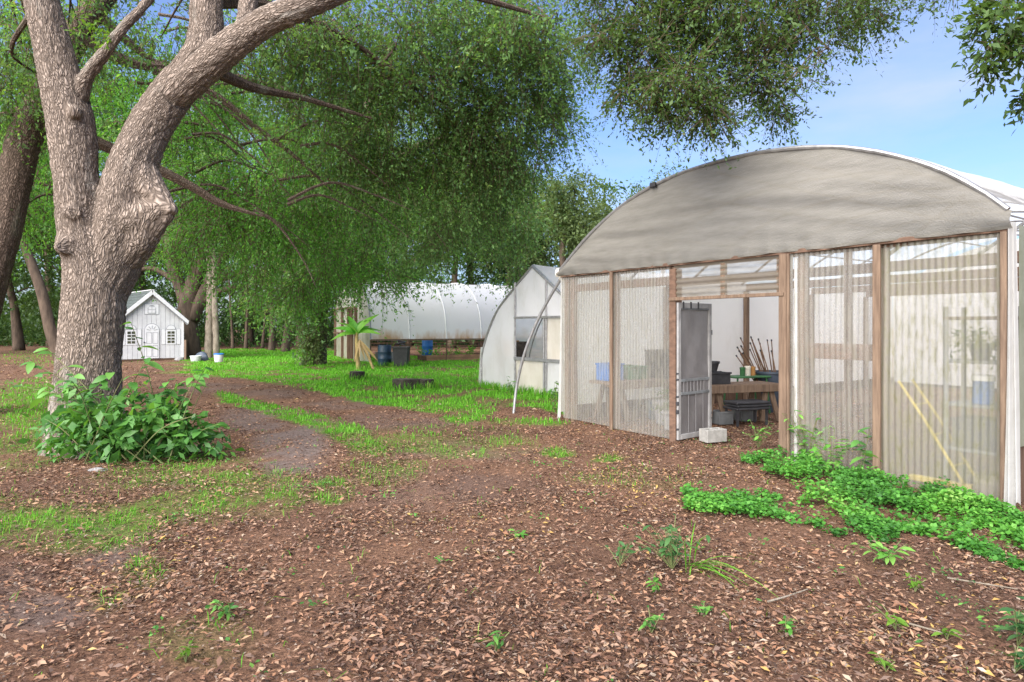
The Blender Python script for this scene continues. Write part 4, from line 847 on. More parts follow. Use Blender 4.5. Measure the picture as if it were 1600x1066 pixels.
for s_ in np.arange(1.5, D2, 1.5):
    mb = MB(); mb.tube([H(a, s_, b - .02) for a, b in PR[::2]], .02, 6); mb.build('inner_hoop', m_galv, g2, True)
wall_film('back_film', lambda a, b: H(.05 + a * (W2 - .1), D2, b * (ztop(.05 + a * (W2 - .1)) - .02)), 30, m_film, g2)
mb = MB(); mb.grid(np.array([[H(-.02 - .12 * (1 - f) - .03 * math.sin(a * 5), -.03 + a * 1.2, .02 + f * 1.0) for a in np.linspace(0, 1, 10)] for f in np.linspace(0, 1, 8)])); mb.build('side_flap', m_side, g2, True)
tb = bench('bench behind the dirty left film of the pointed greenhouse', H(.95, .45), GU, 1.2, .5, .78, m_grey)
tub('plant_pot', H(.75, .4, .785), .16, .2, .42, m_orange, 'brown pot on the bench in the pointed greenhouse, left of two', 'pot'); tub('plant_pot', H(1.15, .42, .785), .14, .18, .4, m_stump, 'dark pot on the bench in the pointed greenhouse, right of two', 'pot')
crate('wooden_box', H(1.9, 1.2, .72), GU, (.5, .35, .28), m_orange, 'orange brown wooden box on a stand inside the pointed greenhouse window', 'box')
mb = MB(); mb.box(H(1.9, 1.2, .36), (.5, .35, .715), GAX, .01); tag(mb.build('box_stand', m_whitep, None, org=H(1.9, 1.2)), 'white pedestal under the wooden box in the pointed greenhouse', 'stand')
# bent pipe braced from the greenhouse corner to the ground
bp = thing('bent_pipe', gp(802, 643), 'bent grey steel pipe leaning from the ground to the big greenhouse corner', 'pipe')
p0 = gp(802, 645) - ZV * .1
mb = MB(); mb.tube(smooth_path([p0, at(808, 600, 11.6), at(822, 545, 11.45), at(845, 490, 11.25), at(876, 436, 10.9)], 8), .028, 10); mb.build('tube', m_galv, bp, True)

# ------------------------------------------------------------------ hoop house at the far side of the lawn
K0 = gp(579, 568); K0[2] = 0; an = math.radians(27); KU = np.array([math.cos(an), math.sin(an), 0]); KV = np.array([-math.sin(an), math.cos(an), 0]); KAX = np.array([KU, KV, ZV])
KL, KW = 8.6, 7.4
def K(a, b, z=0.): return K0 + KU * a + KV * b + ZV * z
hh = thing('hoop_house', K(KL / 2, 0), 'long white hoop house with rolled up side across the lawn', 'greenhouse')
th = np.linspace(0, math.pi, 33); HB, HR = 1.0, 2.75
HP = [(KW / 2 - KW / 2 * math.copysign(abs(math.cos(x)) ** .85, math.cos(x)), HB + HR * math.sin(x) ** .8) for x in th]
mb = MB(); mb.grid(np.array([[K(a, b, z - .03 * abs(math.sin(math.pi * a / 1.72))) for b, z in HP] for a in np.linspace(0, KL, 41)])); mb.build('roof_cover', m_filmw, hh, True)
for a in np.arange(0, KL + .1, 1.72):
    mb = MB(); mb.tube([K(a, b, z + .012) for b, z in HP], .03, 6); mb.build('hoop', m_trim if 0 < a < KL - .1 else m_galv, hh, True)
    for b in (.03, KW - .03):
        mb = MB(); mb.bar(K(a + .01, b, -.1), K(a + .01, b, HB), .05, .05); mb.build('post', m_woodd, hh)
mb = MB(); mb.bar(K(0, -.03, HB - .01), K(KL, -.03, HB - .01), .05, .07); mb.build('hip_board', m_wood, hh)
for i in range(5):
    mb = MB(); mb.bar(K(.05, KW - .1, .1 + i * .19), K(KL, KW - .1, .1 + i * .19), .17, .03); mb.build('back_plank', m_plank, hh)
for i in range(2):
    mb = MB(); mb.bar(K(2.6, .25, .08 + i * .14), K(KL, .25, .08 + i * .14), .04, .125, ZV); mb.build('bed_board', m_plank, hh)
mb = MB(); mb.box(K(5.6, 1.0, .11), (5.9, 1.4, .22), KAX); mb.build('bed_soil', m_terr, hh)
hp = thing('seedling_bed_plants', K(5, .9), 'row of leafy seedlings growing in the hoop house bed', 'plants'); crown(hp, [(K(2.9 + i * .45, .8 + .2 * (i % 2), .38), (.2, .25, .14), 9) for i in range(12)], .13, m_oak2, 7, .25, 0, 1, .004)
# end wall: dark posts, rails, dull panels
def bz(b): return float(np.interp(b, [p[0] for p in HP], [p[1] for p in HP]))
m_endp = film_mat('end_wall_film', (.46, .45, .37), (.24, .24, .17), .18, .4, .5, 2.2, (1, 1, .5), .4, .7, .3, .1, 8, .2)
for b0, b1 in ((.02, 2.3), (2.5, 3.6), (3.8, 5.2), (5.3, KW - .05)):
    mb = MB(); bb = np.linspace(b0, b1, 8); mb.grid(np.array([[K(-.01, b, f * (bz(b) - .02)) for b in bb] for f in np.linspace(0, 1, 6)])); mb.build('end_panel', m_endp, hh)
for b, w_ in ((2.35, .14), (3.1, .1), (3.7, .2), (5.2, .12), (6.9, .1)):
    mb = MB(); mb.bar(K(-.07, b, -.1), K(-.07, b, 2.5), w_, .08, KV); mb.build('end_post', m_woodd, hh)
for z_ in (1.25, 2.45):
    mb = MB(); mb.bar(K(-.13, 2.3, z_), K(-.13, 7.0, z_), .05, .08, ZV); mb.build('end_rail', m_woodd, hh)
# barrels
def barrel(name, c, r, h, mat, label, cat):
    t = thing(name, c, label, cat); mb = MB(); mb.lathe(c, [(r * .93, 0), (r, .03), (r, h * .32), (r * 1.04, h * .34), (r, h * .36), (r, h * .64), (r * 1.04, h * .66), (r, h * .68), (r, h - .03), (r * .94, h), (r * .9, h - .02)], 24); mb.build('body', mat, t, True)
    mb = MB(); mb.lathe(np.asarray(c) + ZV * (h - .018), [(r * .88, -.02), (r * .88, 0.006), (r * .1, .004)], 24); mb.build('lid', mat, t); return t
barrel('water_barrel', gp(601, 571), .27, .82, m_blue, 'dark blue barrel standing at the near corner of the hoop house', 'barrel')
barrel('water_barrel', K(3.35, 2.3), .26, .95, m_blue2, 'bright blue barrel inside the hoop house opening', 'barrel')
cb_ = gp(627, 572); bn = thing('rubbish_bin', cb_, 'black tapered bin with a hose coiled on top beside the blue barrel', 'bin')
mb = MB(); P4 = lambda s, z: [cb_ + np.array([x * s, y * s, z]) for x, y in ((-1, -1), (1, -1), (1, 1), (-1, 1))]
mb.add(np.vstack([P4(.24, 0), P4(.30, .72), P4(.325, .72), P4(.325, .77)]), [(3, 2, 1, 0)] + [(i * 4 + j, i * 4 + (j + 1) % 4, i * 4 + 4 + (j + 1) % 4, i * 4 + 4 + j) for i in range(3) for j in range(4)] + [(12, 13, 14, 15)]); mb.build('body', m_black, bn)
mb = MB(); mb.tube([cb_ + np.array([.17 * math.cos(q) - .02, .17 * math.sin(q), .82 + .02 * q]) for q in np.linspace(0, 9, 40)], .03, 6); mb.build('hose', m_black, bn, True)
crate('planter_box', K(.75, .5), KU, (.7, .5, .45), m_grey, 'grey planter box under the hoop house side by the near corner', 'planter')
# dark roofed shade house beyond
S0 = K(KL + .5, 1.2); sh2 = thing('shade_house', S0, 'dark shade cloth roof showing behind the end of the hoop house', 'shade house')
SH = lambda a, b, z: S0 + KU * a + KV * b + ZV * z
mb = MB(); mb.grid(np.array([[SH(a, b, z) for b, z in ((0, 1.9), (1.2, 2.7), (3, 3.45), (4.8, 2.7), (6, 1.9))] for a in np.linspace(0, 9, 10)])); mb.build('roof_cloth', m_shade, sh2, True)
for a in (.1, 4.5, 8.9):
    for b in (.05, 5.95):
        mb = MB(); mb.bar(SH(a, b, -.1), SH(a, b, 1.9), .1, .1); mb.build('post', m_woodd, sh2)

# ------------------------------------------------------------------ white playhouse
Y0 = 28.6; ph0 = np.array([(184 - 800) / 1000 * Y0, Y0, 0]); pa = math.radians(45); PU = np.array([math.cos(pa), math.sin(pa), 0]); PV = np.array([-math.sin(pa), math.cos(pa), 0]); PAX = np.array([PU, PV, ZV])
PWd, PD, PE, PA = 2.74, 3.0, 1.95, 3.2
def Pp(a, b, z=0.): return ph0 + PU * a + PV * b + ZV * z
ph = thing('playhouse', Pp(PWd / 2, 0), 'small white playhouse with grey-green gable roof left of the lawn', 'playhouse')
mb = MB(); mb.box(Pp(PWd / 2, PD / 2, -.02), (PWd + .1, PD, .2), PAX, .01); mb.build('skid_base', m_woodd, ph)
def ptop(a): return PE + (PA - PE) * (1 - abs(a - PWd / 2) / (PWd / 2))
nb = 14; bwid = PWd / nb
fw = None
for i in range(nb):
    a0, a1 = i * bwid + .006, (i + 1) * bwid - .006; pts = [Pp(a0, 0, .09), Pp(a1, 0, .09), Pp(a1, 0, ptop(a1) - .02)] + ([Pp(PWd / 2, 0, ptop(PWd / 2) - .02)] if a0 < PWd / 2 < a1 else []) + [Pp(a0, 0, ptop(a0) - .02)]
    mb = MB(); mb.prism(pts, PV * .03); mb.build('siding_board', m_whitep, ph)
mb = MB(); mb.prism([Pp(.01, .031, .085), Pp(PWd - .01, .031, .085), Pp(PWd - .01, .031, PE - .03), Pp(PWd / 2, .031, PA - .05), Pp(.01, .031, PE - .03)], PV * .05); mb.build('front_wall', m_groove, ph)
for a in (.0, PWd - .04):
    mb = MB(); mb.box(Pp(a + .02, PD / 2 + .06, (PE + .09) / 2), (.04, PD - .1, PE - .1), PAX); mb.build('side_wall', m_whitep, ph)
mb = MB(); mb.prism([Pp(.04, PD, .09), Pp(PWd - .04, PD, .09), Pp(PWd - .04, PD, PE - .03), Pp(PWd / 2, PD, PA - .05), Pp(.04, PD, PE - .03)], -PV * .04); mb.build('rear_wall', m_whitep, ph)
for s in (-1, 1):
    ov = .16; e0 = Pp(PWd / 2 + s * (PWd / 2 + ov), -.15, PE - ov * (PA - PE) / (PWd / 2)); e1 = Pp(PWd / 2, -.15, PA); nrm = unit(np.cross(PV, (e1 - e0))) * (1 if s < 0 else -1); nrm = nrm * np.sign(nrm[2])
    rf = MB().prism([e0 + nrm * .02, e1 + nrm * .02, e1 + nrm * .02 + PV * (PD + .3), e0 + nrm * .02 + PV * (PD + .3)], nrm * .04).build('roof', m_shing, ph)
    for j in range(9):
        f0, f1 = j / 9, (j + 1) / 9 + .01; q0 = e0 + (e1 - e0) * f0; q1 = e0 + (e1 - e0) * min(f1, 1)
        MB().prism([q0 + nrm * .075, q1 + nrm * .062, q1 + nrm * .062 + PV * (PD + .3), q0 + nrm * .075 + PV * (PD + .3)], nrm * -.01).build('shingle_course', m_shing, rf)
    mb = MB(); dn = -ZV * .15; mb.prism([e0 - PV * .03 + nrm * .05, e1 - PV * .03 + nrm * .05, e1 - PV * .03 + dn, e0 - PV * .03 + dn * .8], PV * .028); mb.build('rake_board', m_trim, ph)
    # scalloped edging
    P = []; n_s = 12
    for j in range(n_s * 6 + 1):
        f = j / (n_s * 6); P.append(e0 + (e1 - e0) * f + dn * .85 - ZV * (.02 + .05 * abs(math.sin(math.pi * f * n_s))) + PV * .03)
    up = [e0 + (e1 - e0) * (1 - j / 10) + dn * .75 + PV * .03 for j in range(11)]
    mb = MB(); Pn = np.array(P); U2 = np.array([e0 + (e1 - e0) * (j / (n_s * 6)) + dn * .72 + PV * .03 for j in range(n_s * 6 + 1)]); mb.grid(np.stack([Pn, U2])); mb.grid(np.stack([Pn + PV * .02, U2 + PV * .02])); mb.build('scalloped_trim', m_groove if s > 0 else m_trim, ph)
MB().bar(Pp(PWd / 2, -.16, PA + .055), Pp(PWd / 2, PD + .16, PA + .055), .16, .03).build('ridge_cap', m_trim, ph)
def arched(a0, a1, z0, z1, n=10):
    r = (a1 - a0) / 2; return [(a0, z0), (a1, z0)] + [(a0 + r + r * math.cos(q), z1 - r + r * math.sin(q)) for q in np.linspace(0, math.pi, n)]
def panel2(P, b, th_, name, mat, parent): return MB().prism([Pp(a, b, z) for a, z in P], PV * th_).build(name, mat, parent)
panel2(arched(1.06, 1.70, .09, 1.72), -.012, .01, 'door_surround', m_groove, ph)
door = panel2(arched(1.09, 1.67, .10, 1.69), -.032, .018, 'door', m_trim, ph)
for a0, a1, z0, z1 in ((1.14, 1.36, .78, 1.30), (1.40, 1.62, .78, 1.30), (1.14, 1.36, .18, .70), (1.40, 1.62, .18, .70)):
    for q in ((a0, a0 + .012, z0, z1), (a1 - .012, a1, z0, z1), (a0 + .014, a1 - .014, z0, z0 + .012), (a0 + .014, a1 - .014, z1 - .012, z1)):
        MB().box(Pp((q[0] + q[1]) / 2, -.037, (q[2] + q[3]) / 2), (q[1] - q[0], .008, q[3] - q[2]), PAX).build('panel_moulding', m_groove, door)
for q in np.linspace(.25, math.pi - .25, 5):
    c0 = Pp(1.38, -.038, 1.38); MB().bar(c0 + PU * math.cos(q) * .08 + ZV * math.sin(q) * .08, c0 + PU * math.cos(q) * .24 + ZV * math.sin(q) * .24, .018, .008, PV).build('fan_ray', m_groove, door)
MB().lathe(Pp(1.05, -.05, .84), [(.03, -.02), (.035, 0), (.02, .03)], 10).build('knob', m_black, ph)
def pwin(a0, a1, z0, z1):
    w = panel2([(a0 - .05, z0 - .05), (a1 + .05, z0 - .05), (a1 + .05, z1 + .05), (a0 - .05, z1 + .05)], -.02, .018, 'window', m_trim, ph)
    nx, nz = 2, 4; dx = (a1 - a0) / nx; dz = (z1 - z0) / nz
    for i in range(nx):
        for j in range(nz): MB().box(Pp(a0 + dx * (i + .5), -.024, z0 + dz * (j + .5)), (dx - .03, .006, dz - .03 - (.02 if j in (1, 2) else 0)), PAX).build('pane', m_glass, w)
    am = (a0 + a1) / 2; panel2([(am + (a1 - a0) * .62 * math.cos(q), z1 + .07 + .22 * math.sin(q)) for q in np.linspace(0, math.pi, 11)], -.018, .014, 'window_arch', m_groove, w)
    panel2([(am + (a1 - a0) * .55 * math.cos(q), z1 + .085 + .18 * math.sin(q)) for q in np.linspace(0, math.pi, 11)], -.024, .005, 'arch_inset', m_trim, w)
    for s0 in (a0 - .25, a1 + .07):
        panel2([(s0, z0 - .06), (s0 + .18, z0 - .06), (s0 + .18, z1 + .1), (s0, z1 + .1)], -.014, .012, 'shutter_edge', m_groove, w); panel2([(s0 + .012, z0 - .048), (s0 + .168, z0 - .048), (s0 + .168, z1 + .088), (s0 + .012, z1 + .088)], -.02, .005, 'shutter', m_trim, w)
pwin(2.02, 2.36, .78, 1.36); pwin(.36, .70, .78, 1.36)
gw = panel2([(1.06, 2.12), (1.68, 2.12), (1.68, 2.62), (1.06, 2.62)], -.012, .01, 'gable_window', m_groove, ph)
panel2([(1.08, 2.14), (1.66, 2.14), (1.66, 2.60), (1.08, 2.60)], -.02, .006, 'gable_panel', m_trim, gw); panel2(arched(1.20, 1.54, 2.17, 2.56), -.028, .006, 'gable_pane_frame', m_groove, gw)
for i in range(2):
    for j in range(2): panel2([(1.225 + i * .155, 2.195 + j * .16), (1.365 + i * .155, 2.195 + j * .16), (1.365 + i * .155, 2.335 + j * .16), (1.225 + i * .155, 2.335 + j * .16)], -.034, .004, 'gable_pane', m_trim, gw)
for a in (.02, PWd - .02): MB().box(Pp(a, -.02, (PE + .09) / 2 - .02), (.07, .03, PE - .15), PAX, .004).build('corner_trim', m_trim, ph)
def rock(name, c, r, mat, label, cat, sc3=(1, 1, .7)):
    t = thing(name, c, label, cat); u = np.linspace(0, 2 * math.pi, 13)[:-1]; vv = np.linspace(-.4, math.pi / 2, 7); V = []
    prof = [[np.array([math.cos(b) * math.cos(a), math.cos(b) * math.sin(a), math.sin(b)]) for a in u] for b in vv]; prof = np.array(prof); off = rng.random(3) * 50
    prof = prof * (1 + .35 * (vnoise(*(prof.reshape(-1, 3) * 1.6 + off).T).reshape(7, 12) - .5))[..., None] * r * np.array(sc3); prof[-1] = prof[-1].mean(0)
    mb = MB(); P = np.concatenate([prof, prof[:, :1]], 1) + c; mb.grid(P); mb.build('stone_body', mat, t, True); return t
rock('stone', Pp(2.45, -.35), .2, m_stone, 'grey stone at the right front corner of the playhouse', 'stone')
rock('stone', gp(152, 738), .09, m_stone, 'pale stone half hidden under the shrub by the oak', 'stone', (1.3, 1, .5))
# things by the twin trunk
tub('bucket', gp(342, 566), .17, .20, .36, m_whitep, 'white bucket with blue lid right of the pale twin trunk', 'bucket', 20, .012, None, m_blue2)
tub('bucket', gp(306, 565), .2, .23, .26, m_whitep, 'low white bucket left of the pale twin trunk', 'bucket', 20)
rock('bag', gp(315, 564), .35, m_slate, 'dark blue bag slumped against the pale twin trunk', 'bag', (1, .7, 1.2))
MB().box(gp(290, 563) + ZV * .45, (.1, .1, 1.0), None, .01).build('body', m_wood, thing('garden_post', gp(290, 563), 'short wooden post beside the right wall of the playhouse', 'post'))
# stumps in the lawn
def stump(c, r, h, label, sx=1.0):
    t = thing('stump', c, label, 'stump', 'dark cut stumps in the lawn'); an_ = np.arange(18) * 2 * math.pi / 18; rr = r * (1 + .12 * np.sin(an_ * 3 + 1) + rng.normal(size=18) * .05)
    ring = lambda f, z: np.stack([c[0] + rr * f * np.cos(an_) * sx, c[1] + rr * f * np.sin(an_), np.full(18, z)], 1)
    mb = MB(); V = np.vstack([ring(1.12, -.05), ring(1, .1), ring(.97, h), ring(.9, h + .01)]); mb.add(V, [[i * 18 + j, i * 18 + (j + 1) % 18, (i + 1) * 18 + (j + 1) % 18, (i + 1) * 18 + j] for i in range(3) for j in range(18)]); mb.build('bark', m_stump, t, True)
    mb = MB(); mb.add(np.vstack([ring(.9, h + .012)]), [list(range(18))]); mb.build('cut_face', m_stumpt, t)
stump(gp(557, 594), .22, .24, 'lone dark stump nearest the banana plant'); stump(gp(633, 608), .27, .24, 'wide dark stump, left of a pair in the lawn', 1.3); stump(gp(664, 607), .2, .22, 'small dark stump, right of a pair in the lawn', 1.1)

# ------------------------------------------------------------------ plants with single leaves
def leaf_shape(name, ln, wd, bend, mat, curl=.12, seg=5):
    s = np.linspace(0, 1, seg); w = wd * .5 * np.sin(np.pi * np.clip(s * .93 + .05, 0, 1)) ** .8; V = []
    for i in range(seg): x = s[i] * ln; z = -bend * s[i] ** 2 * ln; V += [(x, -w[i], z + curl * w[i]), (x, 0, z), (x, w[i], z + curl * w[i])]
    F = [(i * 3 + j, i * 3 + j + 1, i * 3 + j + 4, i * 3 + j + 3) for i in range(seg - 1) for j in range(2)]
    me = bpy.data.meshes.new(name); me.from_pydata(V, [], F); me.update(); return me
def shaped(name, ln, wd, bend, mat, n=4, **kw):
    out_ = []
    for i in range(n):
        me = leaf_shape(name, ln * (.8 + .15 * i), wd * (.85 + .1 * i), bend * (.5 + .35 * i), mat, **kw); a = me.attributes.new('rnd', 'FLOAT', 'POINT'); a.data.foreach_set('value', np.full(len(me.vertices), (i + .5) / n, np.float32)); me.polygons.foreach_set('use_smooth', np.ones(len(me.polygons), bool)); me.materials.append(mat); out_.append(me)
    return out_
def put_leaf(me, parent, p, d, up, s=1.0):
    d = unit(d); y = unit(np.cross(up, d)); z = np.cross(d, y); o = bpy.data.objects.new('leaf', me); COL.objects.link(o); o.parent = parent; ORG[o] = ORG[parent]
    m = Matrix.Identity(4); q = p - ORG[parent]
    for r in range(3): m[r][0] = d[r] * s; m[r][1] = y[r] * s; m[r][2] = z[r] * s; m[r][3] = q[r]
    o.matrix_local = m; return o
SHL = shaped('shrub_leaf', .17, .085, .35, m_shrub)
sb = thing('shrub', gp(190, 720), 'broad-leaved green shrub growing around the foot of the big oak', 'shrub')
stems = MB(); cnt = 0
for i in range(46):
    a = rng.uniform(0, 1); b0 = at(95 + 190 * rng.random(), 712, 7.55 + rng.uniform(-.35, .35)); b0[2] = 0
    top = at(55 + 300 * rng.random(), rng.uniform(572, 700), b0[1] + rng.uniform(-.5, .25))
    if i < 4: top = at((205, 230, 320, 300)[i], (505, 560, 575, 590)[i], 7.3)
    if 4 <= i < 7: top = at((40, 20, 75)[i - 4], (560, 600, 545)[i - 4], 7.7)
    top[2] = max(top[2], .25); pth = smooth_path([b0, (b0 + top) / 2 + np.array([0, 0, .12]) + rng.normal(size=3) * .05, top], 6); stems.tube(pth, np.linspace(.009, .003, 13), 5, False)
    for f in (1.0, .97, .9, .82, .7, .56, .4):
        for s_ in (-1, 1):
            if f == 1.0 and s_ == 1 or cnt >= 300 and rng.random() < .5: continue
            p = pth[int(f * 12)]; q = rng.uniform(0, 2 * math.pi); put_leaf(random.choice(SHL), sb, p, [math.cos(q), math.sin(q) - .25, rng.uniform(-.25, .45)], unit([rng.normal() * .3, rng.normal() * .3 - .3, 1]), rng.uniform(.5, 1.0)); cnt += 1
            if cnt >= 296: break
        if cnt >= 296: break
stems.build('stems', m_stem, sb, True)
# dense lower foliage of the same shrub
fc = [(at(x, y, 7.6 + rng.uniform(-.3, .2)), (.20, .25, .12), 11) for x in range(90, 330, 22) for y in (640, 668, 695) if (x < 290 or y > 640)]
V, Q, R, P, E = sprays(fc, .13, 7, .22, .2); V[:, 2] = np.maximum(V[:, 2], .02)
tag(link_mesh('foliage', quads_mesh('foliage', V - ORG[sb], Q, False, {'rnd': R}), m_shrub, sb), kind='stuff')
# banana plant
bn = thing('banana_plant', gp(560, 578), 'banana plant with big green leaves in front of the hoop house end', 'plant'); b0 = gp(560, 578); BL = shaped('banana_leaf', 1.05, .42, .5, m_ban, seg=8, curl=.35); BDL = shaped('banana_dead_leaf', .95, .09, .2, m_bandead, seg=6)
MB().tube([b0, b0 + [-.03, 0, .5], b0 + [-.06, 0, 1.1], b0 + [-.05, 0, 1.35]], [.085, .075, .065, .05], 12).build('stem', m_banstem, bn, True)
MB().tube([b0 + [.55, 0, 0], b0 + [.4, 0, .4], b0 + [.15, 0, .85]], [.05, .045, .03], 10).build('side_stem', m_banstem, bn, True)
for d, s_ in (((-.9, -.2, .75), 1.0), ((-.6, .3, 1.05), .9), ((.35, -.3, 1), .95), ((.8, .2, .7), .85), ((-.1, -.6, .9), .8), ((-.35, -.2, 1.3), .9), ((.5, .4, .9), .75), ((-1, -.3, .35), .9), ((.1, .3, 1.2), .8), ((.7, -.4, .5), .8)): put_leaf(random.choice(BL), bn, b0 + np.array([-.05, 0, 1.28]), d, [0, -.6, 1], s_ * .68)
for d, s_ in (((.3, -.2, -1), 1), ((-.2, -.3, -1), .9), ((.55, -.2, -.9), 1.1), ((.1, -.5, -1), .9), ((.75, -.1, -.85), 1.1)): put_leaf(random.choice(BDL), bn, b0 + np.array([.05, -.05, 1.1]), d, [0, -1, .3], s_)
# low strap-leaved plant by the wood edge
ag = thing('strap_plant', gp(486, 556), 'low strap-leaved plant at the wood edge left of the hoop house', 'plant'); AL = shaped('strap_leaf', .9, .13, .5, m_shrub, seg=6)
for i in range(16):
    q = i * 2.4; put_leaf(random.choice(AL), ag, gp(486, 556) + ZV * .05, [math.cos(q), math.sin(q), rng.uniform(.3, 1.5)], [0, 0, 1], rng.uniform(.7, 1.1))
# weeds
def weed(px, py, label, h, n, mat, ln, wd, spread=.6, name='weed'):
    c = gp(px, py); t = thing(name, c, label, 'weed', 'weeds scattered over the leaf litter'); mb = MB(); LF = shaped('weed_leaf', ln, wd, .3, mat, seg=4)
    for i in range(n):
        q = rng.uniform(0, 6.28); top = c + np.array([math.cos(q) * h * spread * rng.random(), math.sin(q) * h * spread * rng.random(), h * rng.uniform(.5, 1)]); pth = smooth_path([c, (c + top) / 2 + [0, 0, h * .12], top], 3); mb.tube(pth, .0025, 4, False)
        for f in (1., .8, .6, .42):
            p = pth[int(f * 6)]; w = rng.uniform(0, 6.28); put_leaf(random.choice(LF), t, p, [math.cos(w), math.sin(w), rng.uniform(-.2, .5)], [rng.normal() * .3, rng.normal() * .3, 1], rng.uniform(.6, 1.1))
    mb.build('stem', m_stem, t)
m_bluegreen = leaf_mat('bluegreen_leaf', [(0, (.03, .09, .03)), (.5, (.05, .14, .045)), (1, (.09, .2, .06))], .35)
weed(1050, 890, 'bushiest blue-green weed in the open litter below the doorway', .30, 26, m_bluegreen, .06, .025, .85)
weed(968, 885, 'small dark weed just left of the bushiest weed', .17, 9, m_bluegreen, .05, .022, 1.)
weed(1262, 728, 'tall ferny weed against the right door post', .62, 20, m_clover, .11, .05, .6); weed(1185, 700, 'low ferny weed in front of the doorway right side', .34, 12, m_clover, .08, .035, .8); weed(1300, 742, 'ferny weed against the first right corrugated panel', .5, 16, m_clover, .1, .045, .7)
weed(1347, 748, 'single upright weed with broad leaves before the thick right post', .62, 4, m_shrub, .15, .07, .18)
weed(1385, 880, 'trailing weed hanging from the green patch onto the litter', .16, 8, m_clover, .07, .035, 1.3); weed(1590, 1010, 'weed cut by the right edge near the bottom corner', .22, 10, m_bluegreen, .07, .035, .8); weed(1585, 1052, 'lowest weed at the bottom right corner', .15, 8, m_bluegreen, .06, .03, .8)
weed(865, 640, 'small weed against the pointed greenhouse film', .55, 6, m_shrub, .12, .05, .3); weed(797, 617, 'small sapling in front of the pointed greenhouse left film', .5, 6, m_shrub, .12, .05, .4)
for i, (px, py, lb) in enumerate([(1430, 925, 'seedling right of the trailing weed'), (1030, 925, 'seedling straight below the bushiest weed'), (1100, 965, 'seedling in the litter left of centre bottom right'), (1400, 985, 'bright seedling in the lower right litter'), (1228, 992, 'tiny seedling near the bottom middle right'), (1018, 990, 'tiny seedling at the bottom middle'), (1480, 1000, 'yellowish seedling in the lower right litter'), (350, 962, 'seedling at the lower left between fallen leaves'), (360, 965, 'seedling touching another at the lower left'), (1385, 1050, 'seedling at the bottom edge right'), (810, 840, 'tiny seedling in the middle of the litter'), (775, 1020, 'weedy tuft at the bottom edge centre'), (290, 1035, 'bright weedy tuft at the bottom edge left')]):
    weed(px, py, lb, rng.uniform(.06, .12), 4, [m_lime, m_clover, m_shrub][i % 3], .05, .022, .9, 'seedling')

# ------------------------------------------------------------------ grass, ground cover, litter
def visible_pts(n, y0, y1, pw=1.0, pad=.08):
    u = rng.random(n); Y = (y0 ** pw + u * (y1 ** pw - y0 ** pw)) ** (1 / pw); X = Y * rng.uniform(-.8 - pad, .8 + pad, n); return X, Y
def blades(X, Y, h, w, lean=.5):
    n = len(X); q = rng.uniform(0, 2 * math.pi, n); d = np.stack([np.cos(q), np.sin(q), np.zeros(n)], 1); s = np.stack([-np.sin(q), np.cos(q), np.zeros(n)], 1)
    p = np.stack([X, Y, gz(X, Y) - .005], 1); l = lean * rng.random(n); m_ = p + d * (h * l * .35)[:, None] + ZV * (h * .6)[:, None]; t = p + d * (h * l)[:, None] + ZV * (h * (1 - .35 * l))[:, None]
    V = np.stack([p - s * w[:, None] / 2, p + s * w[:, None] / 2, m_ + s * w[:, None] * .4, m_ - s * w[:, None] * .4, t], 1).reshape(-1, 3)
    kk = np.arange(n)[:, None] * 5; R = np.repeat(rng.random(n), 5)
    loops = np.concatenate([kk + np.array([0, 1, 2, 3]), kk + np.array([3, 2, 4])], 1); st = (np.arange(n)[:, None] * 7 + np.array([0, 4])).ravel(); return V, loops.ravel(), st, R
X, Y = visible_pts(330000, 9, 46, 1.3); gmk = grass_mask(X, Y); keep = rng.random(len(X)) < gmk * 1.0; X, Y = X[keep], Y[keep]
hh_ = (.03 + .07 * rng.random(len(X))) * (.6 + .9 * fbm(X * 1.1, Y * 1.1, 3)); V, lo_, st_, R = blades(X, Y, hh_, .006 + .0008 * Y, .9)
tag(link_mesh('grass', raw_mesh('grass', V, lo_, st_, False, {'rnd': np.clip(R * .7 + .3 * np.repeat(fbm(X * .6 + 4, Y * .6, 3), 5), 0, 1)}), m_grass), 'bright green lawn grass between the tracks and greenhouses', 'grass', kind='stuff')
X, Y = visible_pts(170000, 2.4, 9, 1.6); gmk = grass_mask(X, Y); clum = np.clip((fbm(X * 5, Y * 5, 2) - .36) * 6, 0, 1); keep = rng.random(len(X)) < gmk * clum * 1.6 + .02 * (vnoise(X * 7, Y * 7) > .7); X, Y = X[keep], Y[keep]
V, lo_, st_, R = blades(X, Y, .02 + .075 * rng.random(len(X)) ** 1.5, .003 + .003 * rng.random(len(X)), 1.9)
tag(link_mesh('grass_tufts', raw_mesh('grass_tufts', V, lo_, st_, False, {'rnd': R}), m_grass), 'sparse grass tufts poking through the leaf litter', 'grass', kind='stuff')
X, Y = visible_pts(240000, 2.4, 11, 1.3); keep = rng.random(len(X)) < np.clip((vnoise(X * 4.5 + 50, Y * 4.5) - .80) * 3, 0, .5) * (vnoise(X * 22, Y * 22) > .45) * (.8 + 2.5 * grass_mask(X, Y)); X, Y = X[keep], Y[keep]; n = len(X)
q = rng.uniform(0, 6.28, n); D = np.stack([np.cos(q), np.sin(q), rng.uniform(0, .6, n)], 1); D /= np.linalg.norm(D, axis=1)[:, None]; NN = np.stack([rng.normal(size=n) * .3, rng.normal(size=n) * .3, np.ones(n)], 1); NN /= np.linalg.norm(NN, axis=1)[:, None]; ln = .015 + .03 * rng.random(n)
V, Q, R = leaf_quads(np.stack([X, Y, gz(X, Y) + .02 + .03 * rng.random(n)], 1), D, NN, ln, ln * .5, rng.random(n), .1)
